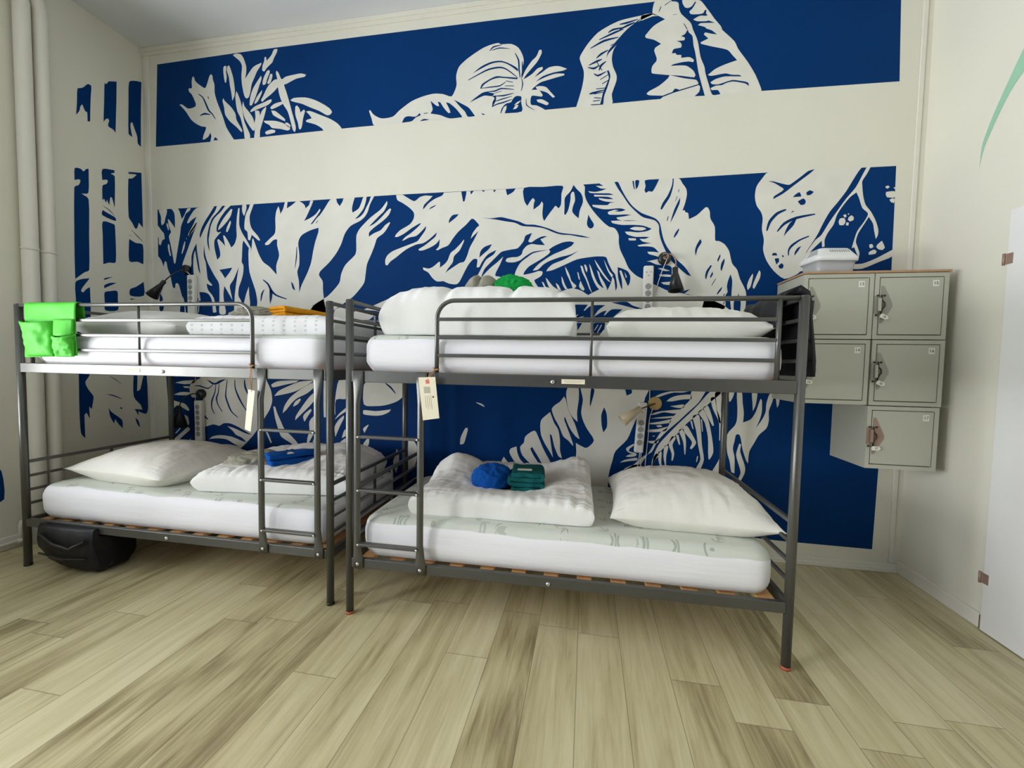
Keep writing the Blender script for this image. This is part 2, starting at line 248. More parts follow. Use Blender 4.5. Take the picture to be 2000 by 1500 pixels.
# ------------------------------------------------------------------ room
def quad(name, P, m): b = MB(); b.v = list(P); b.face((0,1,2,3)); return struct(b.build(name, m, fix=False))
MURAL = """bB1p -1128,3720 -189,3731 694,3730 1725,3723 2858,3707 3586,3708 4266,3698 4291,3053 3522,3069 2830,3076 2336,3073 1428,3069 694,3069 -198,3057 -1160,3054
bW2p -916,3377 -889,3375 -840,3341 -801,3337 -761,3349 -758,3373 -793,3445 -820,3472 -822,3497 -792,3498 -793,3547 -785,3583 -773,3587 -756,3547 -718,3515 -669,3485 -649,3509 -624,3571 -607,3589 -594,3576 -590,3543 -576,3502 -575,3437 -555,3371 -527,3304 -499,3237 -472,3162 -434,3103 -397,3051 -580,3049 -623,3052 -613,3096 -622,3129 -643,3098 -678,3080 -697,3078 -687,3114 -661,3173 -705,3185 -754,3209 -803,3246 -851,3311 -880,3343
bW2p -473,3642 -461,3634 -466,3595 -460,3554 -467,3511 -475,3508 -484,3541 -491,3597 -488,3633
bW2p -444,3640 -433,3635 -407,3565 -394,3508 -386,3435 -391,3396 -411,3362 -419,3423 -432,3488 -441,3552 -459,3602 -452,3633
bW2p -400,3715 -376,3724 -329,3715 -302,3680 -279,3615 -280,3568 -290,3521 -247,3572 -209,3608 -139,3630 -144,3613 -182,3566 -206,3521 -230,3476 -244,3414 -259,3376 -283,3369 -301,3396 -319,3477 -324,3549 -317,3619 -335,3660 -377,3696
bW2p -111,3668 -100,3671 -93,3639 -51,3677 -28,3717 4,3718 -1,3695 -29,3651 -43,3622 -89,3588 -117,3559 -134,3569 -130,3607 -116,3637
bW2p -89,3564 -71,3566 -67,3546 -90,3502 -104,3464 -128,3458 -132,3482 -118,3520
bW2p -62,3534 -46,3535 -44,3513 -58,3475 -77,3461 -91,3466 -76,3500
bW2p -145,3531 -141,3507 -160,3461 -194,3378 -232,3310 -251,3312 -245,3375 -221,3436 -183,3487
bW2p -137,3420 -142,3393 -176,3337 -204,3319 -208,3328 -184,3373
bW2p -7,3556 13,3534 38,3485 74,3501 146,3509 209,3512 253,3498 240,3484 164,3476 83,3446 60,3440 77,3392 108,3295 126,3232 148,3160 161,3104 152,3073 134,3090 116,3154 90,3235 45,3301 18,3366 5,3430 -18,3409 -55,3381 -101,3354 -138,3329 -148,3342 -129,3372 -82,3446 -26,3487 1,3489 -12,3537
bW2p -51,3340 -55,3322 -93,3298 -186,3274 -242,3259 -247,3268 -204,3300 -120,3324 -74,3339
bW2p -371,3434 -358,3409 -335,3351 -317,3270 -304,3197 -277,3138 -254,3089 -254,3053 -297,3052 -306,3101 -319,3158 -337,3223 -365,3274 -378,3339 -382,3395
bW2p -496,3390 -478,3364 -421,3311 -384,3259 -375,3211 -338,3151 -321,3118 -329,3109 -376,3154 -437,3204 -479,3259 -488,3317 -502,3366
bW2p -311,3349 -298,3308 -261,3265 -224,3214 -210,3165 -211,3113 -225,3114 -262,3161 -299,3220 -321,3302
bW2p -102,3291 -104,3267 -121,3213 -141,3159 -160,3105 -165,3052 -212,3051 -207,3109 -210,3165 -200,3212 -204,3268 -167,3261 -158,3224 -139,3262
bW2p 113,3318 145,3333 243,3328 323,3303 402,3262 454,3226 473,3198 454,3179 427,3179 366,3215 287,3249 216,3282 144,3304
bW2p -65,3279 -28,3304 36,3314 49,3297 -10,3275 -56,3265
bW2p -56,3255 -20,3248 26,3213 66,3178 66,3162 16,3186 -38,3218
bW2p -126,3182 -30,3174 43,3152 107,3116 111,3100 88,3090 25,3107 -49,3120 -76,3146 -113,3165
bW2p 66,3151 89,3149 116,3123 107,3112 80,3126
bW2p -109,3097 -58,3109 -21,3098 -26,3083 -100,3073 -114,3086
bW2p 158,3268 171,3274 193,3249 202,3217 233,3238 242,3225 224,3169 215,3115 201,3089 188,3094 179,3141 157,3206
bW2p 251,3221 287,3222 366,3188 454,3150 523,3106 562,3060 418,3054 383,3086 330,3117 251,3143 251,3155 300,3166 278,3195
bB3p -595,3064 -575,3089 -549,3063
bB3s -731,3441 -694,3413 -669,3362 -640,3302 -604,3271 -574,3230 -569,3232 -596,3276 -627,3308 -655,3366 -686,3418 -727,3445
bB3s -717,3269 -673,3275 -620,3269 -619,3274 -674,3290 -719,3274
bB3s -642,3418 -635,3395 -629,3396 -637,3419
bW2p 783,3179 791,3186 821,3149 884,3116 975,3121 1028,3162 1125,3220 1221,3248 1300,3258 1371,3248 1434,3226 1465,3279 1472,3311 1468,3369 1490,3431 1555,3482 1653,3535 1720,3556 1780,3563 1795,3551 1869,3546 1921,3516 1951,3467 1963,3424 1957,3376 1947,3321 1954,3306 1975,3353 2018,3411 2053,3442 2071,3482 2085,3483 2089,3459 2061,3407 2026,3369 1983,3324 1963,3295 1984,3303 2027,3327 2062,3358 2098,3365 2099,3351 2070,3329 2042,3301 2092,3327 2142,3357 2206,3360 2268,3335 2242,3326 2171,3319 2100,3302 2050,3269 2093,3285 2143,3301 2193,3310 2249,3304 2251,3294 2200,3285 2143,3274 2086,3262 2043,3235 2022,3216 2073,3211 2103,3173 2096,3164 2045,3175 2023,3174 2016,3139 2024,3114 2061,3107 2105,3083 2127,3067 2032,3064 1811,3065 1622,3064 1110,3067 829,3067 804,3121
bW2p 2051,3234 2079,3238 2123,3227 2152,3196 2189,3155 2175,3149 2138,3184 2102,3201 2066,3212
bW2p 2060,3146 2096,3146 2140,3121 2147,3110 2133,3102 2097,3118 2067,3131
bB3p 1272,3210 1301,3185 1325,3167 1341,3167 1329,3198 1348,3192 1373,3154 1412,3110 1428,3112 1416,3143 1392,3188 1419,3179 1467,3138 1506,3091 1518,3072 1421,3071 1349,3101 1274,3118 1290,3146 1281,3184
bB3p 1454,3201 1513,3167 1567,3133 1614,3071 1560,3072 1537,3110 1505,3142
bB3p 1049,3071 1069,3106 1101,3114 1158,3106 1190,3129 1198,3114 1158,3099 1126,3075
bB3p 1190,3070 1222,3084 1270,3075 1231,3072
bB3p 1570,3169 1620,3204 1680,3234 1756,3216 1737,3200 1681,3209 1620,3189
bB3p 1591,3371 1655,3414 1730,3438 1804,3437 1872,3406 1920,3373 1924,3351 1864,3399 1805,3427 1737,3427 1670,3405
bB3p 1649,3262 1664,3292 1724,3322 1769,3335 1821,3326 1925,3309 1918,3299 1791,3322 1732,3314 1679,3287 1657,3261
bB3p 1739,3122 1742,3157 1756,3184 1737,3200 1764,3201 1768,3176 1757,3148
bB3p 1800,3070 1810,3108 1839,3138 1876,3145 1891,3168 1913,3184 1950,3177 1950,3138 1955,3074 1833,3072 1847,3112
bB3p 1660,3089 1690,3077 1671,3074
bW4p 1892,3094 1914,3124 1932,3119 1918,3099
bW4p 1899,3122 1921,3141 1950,3152 1928,3130
bW4p 1807,3076 1825,3114 1847,3126 1840,3098 1829,3072
bB3s 1715,3513 1745,3534 1803,3545 1802,3548 1741,3544 1712,3515
bB3s 1729,3514 1788,3523 1862,3512 1862,3514 1787,3531 1728,3517
bB3s 1898,3479 1921,3427 1926,3365 1937,3308 1942,3308 1936,3364 1931,3429 1902,3480
bB3s 1558,3326 1635,3356 1710,3382 1790,3388 1841,3370 1916,3312 1919,3315 1845,3377 1790,3399 1706,3393 1631,3363 1556,3330
bB3s 1650,3260 1733,3260 1794,3262 1838,3288 1836,3291 1791,3270 1732,3268 1649,3263
bB3s 1836,3295 1888,3279 1889,3283 1837,3299
bB3s 1830,3260 1897,3254 1897,3258 1830,3264
bB3s 1688,3231 1757,3229 1808,3242 1897,3229 1897,3233 1807,3251 1754,3238 1687,3235
bB3s 1756,3218 1808,3227 1808,3230 1755,3221
bB3s 1749,3197 1824,3191 1898,3205 1897,3208 1823,3201 1748,3201
bB3s 1742,3155 1810,3168 1884,3185 1883,3188 1808,3176 1741,3158
bB3s 1740,3123 1774,3136 1826,3145 1884,3163 1883,3167 1823,3154 1770,3144 1737,3127
bB3s 1946,3307 1955,3264 1947,3216 1950,3215 1963,3263 1949,3307
bB3s 1985,3160 1988,3112 2046,3076 2047,3078 1994,3115 1988,3159
bB3s 1222,3121 1254,3122 1254,3126 1222,3125
bB3s 1950,3418 1951,3349 1950,3307 1954,3306 1963,3347 1954,3418
bW2p 2828,3635 2779,3631 2699,3624 2620,3614 2553,3592 2472,3552 2405,3485 2359,3416 2354,3389 2382,3311 2384,3264 2372,3190 2336,3066 2575,3067 2576,3136 2604,3221 2603,3262 2581,3311 2570,3359 2572,3399 2585,3438 2649,3518 2734,3590 2818,3623 2834,3630
bB3p 2753,3612 2714,3586 2662,3549 2597,3484 2544,3423 2532,3377 2548,3409 2611,3469 2662,3529 2734,3590
bB3p 2538,3295 2551,3294 2563,3252 2544,3180 2525,3127 2520,3074 2499,3075 2509,3115 2518,3155 2537,3201 2553,3247
bB3s 2732,3609 2659,3599 2613,3591 2614,3586 2662,3586 2734,3605
bB3s 2713,3592 2665,3582 2614,3557 2616,3553 2671,3569 2715,3587
bB3s 2648,3567 2572,3566 2539,3546 2542,3541 2576,3553 2648,3562
bB3s 2641,3557 2579,3545 2480,3506 2482,3501 2584,3532 2642,3553
bB3s 2609,3508 2512,3500 2422,3455 2425,3451 2518,3486 2610,3503
bB3s 2576,3468 2556,3457 2558,3453 2578,3464
bB3s 2543,3432 2493,3414 2465,3386 2468,3382 2501,3402 2545,3427
bB3s 2417,3340 2474,3357 2506,3371 2504,3375 2468,3370 2415,3344
bB3s 2409,3327 2453,3311 2487,3332 2484,3337 2450,3325 2410,3331
bB3s 2469,3355 2505,3298 2509,3300 2473,3357
bB3s 2531,3359 2494,3338 2484,3302 2489,3300 2505,3328 2534,3355
bB3s 2451,3282 2482,3261 2536,3287 2533,3291 2479,3274 2453,3286
bB3s 2547,3269 2494,3241 2496,3237 2550,3265
bB3s 2555,3235 2508,3213 2511,3208 2558,3231
bB3s 2537,3183 2469,3183 2469,3178 2538,3178
bB3s 2524,3171 2447,3162 2424,3153 2426,3148 2451,3148 2525,3166
bB3s 2517,3158 2455,3150 2457,3145 2518,3153
bB3s 2505,3118 2457,3126 2457,3121 2505,3113
bB3s 2513,3077 2437,3080 2437,3075 2513,3072
bB3s 2451,3098 2499,3100 2498,3105 2450,3103
bW2p 2854,3720 2825,3633 2864,3613 2907,3587 2837,3553 2783,3495 2788,3481 2840,3463 2887,3432 2850,3410 2844,3394 2863,3340 2861,3323 2837,3296 2831,3266 2838,3246 2949,3224 2937,3204 2884,3162 2821,3133 2804,3117 2822,3106 2920,3094 2887,3069 3217,3062 3517,3067 3513,3085 3477,3171 3426,3259 3367,3344 3341,3397 3265,3476 3257,3498 3214,3553 3167,3621 3107,3687
bW2p 2778,3634 2825,3633 2864,3613 2826,3614 2780,3602 2754,3597 2753,3623
bB3p 3052,3506 3059,3484 3083,3458 3091,3400 3101,3365 3113,3305 3129,3223 3150,3149 3174,3070 3110,3073 3138,3099 3142,3133 3132,3144 3129,3159 3114,3178 3047,3193 2949,3224 3017,3213 3105,3194 3111,3208 3095,3239 3052,3273 2994,3281 2952,3282 2968,3291 3026,3299 3068,3299 3093,3292 3099,3304 3075,3324 3054,3328 3017,3328 3018,3345 2987,3350 2982,3361 2957,3362 2965,3385 2973,3390 3015,3394 3018,3408 3009,3426 2984,3438 3034,3438 3037,3453 3012,3466 3037,3478
bB3p 2945,3708 3006,3701 3013,3674 3030,3645 3047,3639 3072,3648 3093,3677 3096,3668 3076,3633 3058,3616 3069,3598 3115,3592 3143,3595 3155,3615 3165,3609 3160,3593 3172,3577 3156,3577 3123,3581 3083,3563 3108,3549 3166,3542 3178,3545 3219,3525 3199,3528 3129,3534 3113,3524 3159,3506 3167,3496 3201,3480 3234,3451 3201,3459 3160,3472 3152,3462 3182,3432 3134,3412 3138,3403 3205,3379 3299,3348 3332,3311 3362,3276 3290,3257 3231,3234 3187,3200 3212,3193 3293,3200 3333,3188 3382,3181 3394,3171 3293,3181 3237,3170 3205,3152 3214,3141 3255,3135 3335,3154 3383,3145 3432,3130 3441,3106 3416,3125 3347,3144 3307,3140 3275,3128 3239,3128 3207,3114 3215,3102 3252,3099 3270,3072 3221,3072 3198,3132 3172,3214 3164,3257 3137,3323 3117,3422 3085,3498 3067,3546 3009,3606 2993,3643 2988,3678 2971,3690 2941,3696
bB3p 2970,3113 2986,3133 3012,3124 3000,3116
bB3s 3135,3149 3048,3130 2973,3114 2906,3094 2909,3087 2976,3107 3050,3123 3137,3143
bB3s 2938,3700 2899,3676 2901,3673 2940,3697
bB3s 2877,3672 2864,3639 2867,3637 2881,3669
bB3s 3024,3546 3046,3505 3050,3507 3027,3547
bB3s 2957,3607 2982,3608 2982,3610 2957,3609
bB1p -1158,2536 -444,2535 159,2539 1002,2546 2256,2542 2904,2548 3583,2553 4301,2548 4306,2251 4310,1922 4314,1235 4306,646 4299,135 3779,139 3029,166 1939,193 695,216 -1023,236 -1077,614 -1131,1541 -1162,2131
bW2p -1147,2533 -1067,2535 -1065,2502 -1080,2461 -1092,2420 -1118,2403 -1124,2433 -1123,2469 -1140,2517
bW2p -1165,2405 -1151,2398 -1123,2361 -1098,2334 -1092,2289 -1114,2280 -1133,2236 -1151,2249 -1153,2303 -1168,2303
bW2p -1017,2535 -952,2534 -925,2478 -915,2445 -890,2477 -860,2528 -825,2532 -832,2515 -875,2488 -898,2442 -924,2389 -936,2319 -952,2248 -968,2177 -989,2082 -1000,2082 -1013,2143 -1032,2239 -1048,2305 -1037,2328 -1025,2346 -1046,2394 -1055,2451 -1044,2448 -1013,2411 -985,2374 -984,2427 -986,2481 -996,2511
bW2p -1070,2422 -1056,2412 -1046,2364 -1054,2359 -1067,2395
bW2p -1057,2246 -1046,2239 -1040,2191 -1030,2149 -1041,2143 -1055,2186 -1061,2228
bW2p -1176,2153 -1154,2140 -1130,2110 -1116,2079 -1109,2055 -1093,2103 -1079,2096 -1066,2036 -1045,1993 -1032,1939 -1019,1884 -998,1875 -989,1914 -961,1908 -941,1847 -927,1805 -913,1787 -910,1627 -1191,1628 -1185,1838
bB3p -1148,1832 -1127,1801 -1124,1771 -1154,1765 -1156,1795
bB3p -944,1730 -908,1730 -906,1660 -949,1667
bB3p -1158,1731 -1110,1734 -1126,1685 -1156,1686
bB3p -936,1883 -919,1847 -920,1793 -937,1841
bW2s -775,2414 -800,2382 -836,2342 -855,2305 -848,2302 -822,2335 -786,2375 -768,2411
bW2s -875,2279 -868,2284 -871,2288 -878,2283
bW2s -891,2262 -911,2213 -924,2162 -919,2160 -895,2209 -885,2260
bW2p -765,2532 -602,2534 -441,2535 -493,2494 -542,2438 -574,2381 -578,2335 -565,2323 -534,2328 -565,2300 -600,2260 -601,2202 -589,2149 -576,2101 -548,2130 -550,2177 -573,2259 -566,2271 -532,2246 -498,2210 -517,2298 -503,2295 -470,2250 -440,2197 -409,2225 -388,2282 -390,2363 -382,2449 -368,2511 -357,2511 -363,2379 -334,2309 -294,2250 -249,2174 -252,2162 -288,2204 -325,2251 -335,2217 -340,2130 -344,2078 -328,2049 -332,1985 -350,1927 -374,1870 -379,1805 -349,1752 -344,1670 -418,1671 -417,1753 -413,1812 -394,1928 -372,2038 -421,1940 -459,1888 -450,1830 -437,1771 -471,1824 -511,1886 -522,1824 -517,1754 -501,1659 -563,1659 -561,1754 -562,1902 -606,1973 -666,2074 -693,2152 -702,2228 -707,2140 -687,2075 -679,1998 -669,1939 -628,1897 -635,1888 -684,1909 -671,1856 -616,1790 -591,1671 -626,1671 -631,1755 -658,1814 -699,1835 -756,1839 -743,1767 -757,1768 -784,1816 -790,1887 -806,1965 -811,2054 -805,2143 -790,2184 -778,2113 -759,2017 -742,1987 -751,2053 -770,2171 -775,2242 -804,2196 -827,2138 -836,2049 -921,2051 -913,2086 -861,2198 -809,2314 -772,2383 -801,2349 -851,2304 -858,2316 -811,2385 -770,2460 -813,2438 -856,2407 -863,2416 -841,2457
bW2p -564,2343 -553,2375 -508,2437 -439,2506 -425,2505 -439,2457 -474,2412 -523,2368 -554,2346
bW2p -486,2326 -482,2355 -461,2394 -447,2414 -440,2405 -451,2365 -476,2323
bW2p -327,2538 -297,2538 -294,2502 -315,2446 -331,2475 -334,2509
bW2p -257,2538 -224,2538 -244,2494 -265,2438 -259,2375 -240,2334 -194,2286 -168,2246 -185,2246 -247,2294 -264,2249 -281,2255 -287,2318 -313,2342 -312,2400 -298,2462 -271,2506
bW2p -280,1877 -277,1810 -272,1717 -336,1717 -308,1810
bB3p -571,2536 -589,2498 -631,2448 -674,2391 -703,2346 -739,2282 -742,2312 -723,2364 -687,2421 -637,2483 -595,2536
bB3p -492,2535 -534,2490 -597,2440 -633,2378 -648,2308 -656,2262 -647,2168 -667,2227 -669,2298 -646,2384 -618,2441 -561,2491 -520,2535
bB3p -557,2019 -433,2034 -461,1994 -503,1948 -536,1995
bW2p -235,2266 -216,2219 -184,2138 -145,2074 -86,2033 -21,1968 -24,2043 3,2122 -15,2202 -15,2247 -51,2243 -90,2210 -123,2208 -126,2219 -83,2255 -31,2304 -29,2417 -19,2473 1,2509 13,2471 16,2446 43,2487 59,2537 82,2538 75,2488 120,2511 161,2540 184,2539 215,2523 237,2500 240,2481 272,2504 284,2537 310,2536 284,2481 246,2411 227,2384 271,2399 328,2430 365,2472 372,2461 340,2418 283,2354 302,2359 340,2401 371,2428 409,2475 458,2539 505,2541 514,2514 538,2483 563,2520 572,2541 665,2544 647,2491 641,2454 647,2429 696,2457 719,2499 737,2543 764,2543 755,2502 737,2455 702,2413 665,2379 702,2391 738,2422 761,2464 785,2506 800,2543 826,2544 791,2484 773,2431 749,2395 708,2364 629,2329 580,2271 550,2195 507,2124 445,2054 369,1989 357,1956 388,1910 391,1843 397,1787 400,1753 405,1618 -197,1618 -201,1751 -220,1850 -272,1996 -280,2135 -276,2187 -251,2169 -242,2255
bB3p 355,2326 283,2309 213,2278 185,2246 175,2207 184,2128 183,2043 165,1987 179,1914 181,1823 204,1885 256,1980 288,2058 307,2147 327,2224 352,2290
bB3p 108,1912 127,1892 146,1840 121,1858
bB3p -88,1866 -62,1826 -66,1780 -83,1734 -89,1792
bB3s 161,2185 153,2101 143,2016 146,2016 163,2100 165,2185
bB3s -149,1928 -107,1891 -77,1832 -26,1797 67,1770 70,1776 -19,1808 -59,1843 -95,1899 -144,1933
bB3s -140,1851 -166,1817 -172,1758 -166,1757 -150,1813 -135,1849
bB3s 348,2383 329,2361 332,2359 351,2380
bW2p 932,2504 933,2478 909,2431 874,2400 827,2359 782,2318 827,2337 880,2378 927,2424 956,2447 965,2441 945,2397 898,2356 827,2310 785,2274 783,2242 827,2267 880,2287 916,2323 954,2346 957,2338 927,2290 898,2259 851,2228 833,2180 804,2111 768,2035 756,1959 744,1893 702,1839 647,1784 561,1729 474,1674 431,1618 241,1618 305,1720 431,1792 531,1891 549,1963 586,2034 665,2104 678,2147 678,2251 702,2299 738,2336 797,2387 880,2443
bW2p 735,1685 819,1715 920,1756 1043,1803 1217,1826 1262,1822 1257,1806 1217,1785 1102,1749 1044,1630 986,1630 867,1671
bW2p 662,1672 807,1658 825,1638 765,1600 662,1611
bW2p 483,1645 502,1692 595,1703 594,1597 483,1602
bW2p 1005,2544 1016,2506 1057,2483 1115,2443 1149,2405 1147,2362 1116,2321 1041,2282 1006,2251 997,2232 1018,2232 1070,2254 1133,2294 1196,2326 1207,2325 1179,2297 1127,2257 1082,2229 1056,2203 1064,2203 1116,2225 1168,2234 1213,2270 1247,2305 1241,2274 1202,2222 1174,2192 1099,2167 983,2128 937,2097 919,2060 922,2024 937,2021 960,2048 1007,2079 1088,2136 1168,2170 1225,2179 1276,2209 1332,2255 1321,2224 1282,2193 1231,2158 1189,2135 1191,2125 1226,2126 1282,2146 1327,2171 1355,2204 1352,2170 1347,2149 1325,2126 1339,2123 1372,2138 1422,2157 1455,2203 1499,2254 1558,2303 1596,2341 1618,2337 1656,2294 1640,2280 1608,2239 1593,2199 1603,2209 1651,2253 1620,2192 1588,2136 1567,2074 1545,2033 1513,2026 1474,2003 1419,1968 1402,1952 1419,1984 1457,2030 1468,2077 1511,2118 1543,2185 1541,2195 1516,2165 1473,2124 1440,2099 1418,2047 1396,2021 1357,1993 1359,2033 1351,2038 1312,2007 1272,1989 1224,1999 1227,1982 1267,1960 1296,1923 1330,1895 1364,1892 1386,1894 1431,1875 1487,1869 1514,1892 1547,1955 1579,2012 1616,2050 1646,2046 1642,1989 1661,1991 1682,2030 1724,2081 1788,2112 1767,2079 1714,2045 1688,2004 1661,1952 1627,1890 1609,1823 1595,1700 1566,1511 1915,1475 2883,1482 3372,1547 3383,1672 3253,1745 3174,1766 3105,1780 2999,1799 2928,1831 2813,1889 2774,1910 2725,1959 2694,2024 2663,2088 2652,2142 2651,2181 2640,2211 2620,2236 2581,2247 2584,2246 2544,2279 2479,2351 2428,2426 2411,2476 2400,2543 2211,2541 1955,2541 1923,2542 1517,2542 1385,2542
bB3p 1057,2544 1385,2542 1368,2520 1318,2502 1268,2473 1234,2438 1220,2425 1229,2459 1268,2494 1296,2521 1239,2528 1194,2518 1154,2491 1114,2509
bB3p 1268,2423 1280,2438 1307,2450 1327,2457 1313,2444
bB3p 1517,2542 1555,2542 1550,2500 1542,2470 1532,2468
bB3p 1585,2541 1612,2542 1591,2516
bB3p 1671,2542 1693,2541 1688,2529
bB3p 1757,2540 1778,2540 1765,2522
bB3p 1849,2541 1923,2542 1902,2517 1861,2497
bB3p 1423,2317 1428,2345 1453,2375 1500,2380 1481,2359
bB3p 1660,2059 1670,2108 1702,2138 1755,2154 1729,2117 1686,2082
bB3p 1983,2543 2119,2542 2256,2542 2250,2490 2249,2416 2232,2389 2211,2407 2194,2388 2164,2350 2132,2304 2122,2327 2118,2362 2122,2427 2111,2442 2097,2418 2054,2387 2055,2425 2062,2455 2049,2468 2032,2451 2009,2415 1996,2433 1985,2458
bB3p 2333,2544 2356,2514 2387,2482 2400,2443 2398,2413 2380,2365 2374,2313 2351,2332 2328,2362 2334,2402 2346,2440 2337,2495 2327,2498 2315,2481 2313,2437 2300,2374 2281,2340 2273,2345 2274,2399 2275,2459 2312,2501
bB3p 2440,2335 2455,2308 2478,2272 2477,2250 2460,2239 2442,2249 2432,2274
bB3p 1678,2346 1748,2340 1817,2345 1870,2332 1949,2309 2001,2286 2064,2281 2136,2261 2182,2244 2243,2219 2319,2207 2394,2194 2459,2175 2395,2182 2319,2199 2259,2204 2203,2221 2136,2251 2064,2266 1976,2275 1923,2300 1854,2313 1780,2329
bB3p 2047,2224 2000,2206 1988,2170 1947,2121 1900,2112 1847,2103 1821,2094 1789,2064 1736,2013 1699,1973 1674,1911 1737,1977 1796,2023 1840,2063 1817,2007 1781,1930 1824,1916 1862,1877 1931,1865 1994,1863 1978,1872 1931,1876 1924,1902 1932,1953 1965,2013 2016,2053 2063,2082 2170,2102 2062,2092 2006,2063 1965,2034 1923,2020 1875,2021 1857,2032 1867,2049 1906,2056 1943,2057 1974,2074 1984,2105 2010,2134 2046,2146 2092,2139 2141,2135 2107,2177 2132,2186 2158,2198 2117,2196 2076,2178 2045,2158 2022,2164 2029,2184
bB3p 1990,1929 1998,1951 2028,1986 2079,2016 2130,2045 2171,2074 2181,2089 2170,2102 2210,2128 2270,2151 2320,2155 2348,2146 2326,2122 2272,2096 2206,2070 2151,2039 2095,2000 2057,1958 2096,1957 2122,1962 2071,1945 2029,1935
bB3p 2058,1956 2096,1964 2131,1997 2172,2021 2247,2047 2323,2064 2379,2090 2338,2062 2273,2028 2203,2002 2168,1973 2155,1950 2197,1957 2277,1990 2367,2028 2446,2041 2510,2046 2568,2040 2584,2003 2615,1943 2635,1918 2650,1839 2641,1804 2629,1884 2616,1904 2608,1862 2585,1810 2560,1830 2518,1813 2467,1787 2455,1779 2402,1812 2342,1828 2301,1819 2261,1807 2220,1810 2184,1820 2172,1790 2139,1793 2102,1837 2070,1886 2095,1903 2123,1923 2125,1951
bB3p 2650,1969 2692,1954 2721,1936 2737,1901 2733,1857 2722,1838 2709,1867 2693,1902 2673,1947 2663,1942 2680,1883 2686,1814 2676,1829 2655,1898
bB3p 2349,1708 2454,1712 2426,1672 2431,1669 2470,1702 2514,1709 2573,1708 2525,1671 2496,1626 2550,1661 2584,1671 2565,1636 2575,1639 2618,1678 2691,1678 2643,1636 2625,1616 2357,1612 2357,1632
bB3p 2705,1668 2739,1668 2692,1626 2649,1624
bB3p 2612,1726 2718,1730 2757,1705 2829,1680 2828,1668 2767,1685 2695,1705
bB3p 2349,1546 2378,1581 2418,1584 2380,1520 2365,1505
bB3p 2493,1581 2576,1586 2564,1506 2505,1506
bW4p 2124,1877 2137,1872 2153,1841 2169,1836 2184,1820 2170,1795 2143,1836
bW4p 2152,1904 2162,1897 2178,1876 2210,1840 2261,1809 2220,1810 2190,1820 2168,1856
bW4p 2224,1868 2245,1850 2261,1819 2271,1809 2241,1825
bW4p 2264,1913 2274,1895 2290,1854 2312,1819 2291,1824 2270,1865
bW4p 2287,1980 2298,1965 2319,1924 2335,1879 2371,1843 2347,1823 2336,1853 2320,1889 2299,1934
bW4p 2374,1940 2381,1938 2392,1898 2395,1883 2385,1893
bW4p 2398,1880 2411,1852 2427,1822 2422,1810 2402,1822 2389,1843
bW4p 2395,1985 2408,1982 2424,1937 2450,1877 2466,1832 2482,1791 2461,1822 2435,1887 2409,1937
bW4p 2420,1992 2432,1989 2443,1961 2441,1937 2431,1952
bW4p 2454,1996 2467,1976 2494,1906 2520,1856 2555,1825 2536,1816 2516,1831 2495,1866 2474,1916
bW4p 2510,1950 2525,1935 2533,1910 2564,1860 2585,1815 2555,1835 2529,1890
bW4p 2490,2025 2516,1990 2552,1934 2582,1894 2608,1864 2583,1879 2552,1915 2512,1975
bW4p 2554,2023 2565,2003 2595,1943 2621,1913 2611,1899 2581,1949
bW4p 2697,1934 2713,1902 2708,1892
bW4s 2358,1617 2388,1641 2385,1645 2355,1621
bW4s 2368,1612 2427,1627 2426,1631 2366,1616
bW4s 2506,1530 2530,1570 2526,1573 2502,1532
bW4s 2527,1515 2555,1570 2550,1573 2522,1517
bW2p 2563,2549 2510,2543 2539,2526 2486,2529 2520,2510 2559,2506 2530,2495 2482,2488 2433,2496 2448,2483 2516,2477 2579,2473 2609,2462 2565,2462 2475,2469 2478,2457 2532,2454 2575,2449 2609,2433 2566,2435 2507,2445 2513,2435 2557,2419 2620,2411 2586,2408 2567,2394 2465,2401 2470,2389 2534,2369 2582,2366 2626,2369 2664,2367 2693,2356 2655,2346 2588,2354 2571,2345 2579,2330 2646,2325 2685,2326 2732,2321 2685,2313 2632,2308 2638,2296 2686,2282 2776,2280 2714,2285 2595,2286 2605,2271 2668,2256 2744,2253 2810,2245 2868,2222 2840,2208 2779,2201 2726,2208 2691,2209 2708,2189 2761,2172 2822,2170 2855,2167 2827,2156 2790,2157 2814,2137 2871,2125 2829,2122 2777,2114 2787,2106 2839,2105 2886,2096 2920,2061 2882,2067 2844,2068 2854,2053 2902,2038 2925,2027 2916,2018 2842,2003 2866,2000 2913,1979 2983,1973 3007,1956 3011,1833 3045,1784 3068,1794 3131,1812 3096,1784 3115,1774 3197,1763 3221,1739 3214,1663 3336,1662 3356,1710 3350,1757 3374,1804 3394,1657 3407,1662 3408,1733 3448,1733 3447,1638 3474,1643 3481,1732 3476,1796 3438,1874 3418,1935 3385,1978 3364,2058 3336,2101 3318,2115 3299,2125 3275,2131 3269,2220 3240,2273 3234,2320 3219,2349 3206,2349 3154,2300 3105,2276 3097,2319 3081,2322 3076,2336 3062,2335 3078,2388 3086,2440 3080,2477 3056,2512 3027,2549
bW2p 2915,1955 2947,1955 2996,1937 2960,1936
bW2p 2925,1912 2969,1913 3005,1908 3001,1896 2937,1901
bW2p 2941,1860 3002,1863 2999,1842 2955,1847
bW2s 2726,2224 2755,2227 2810,2223 2829,2218 2831,2223 2811,2234 2754,2239 2725,2229
bW4p 2726,2227 2754,2233 2811,2228 2830,2221 2802,2212 2755,2216
bW4p 2590,2352 2616,2360 2645,2356 2617,2350
bW2p 2716,2164 2766,2160 2766,2148 2719,2150
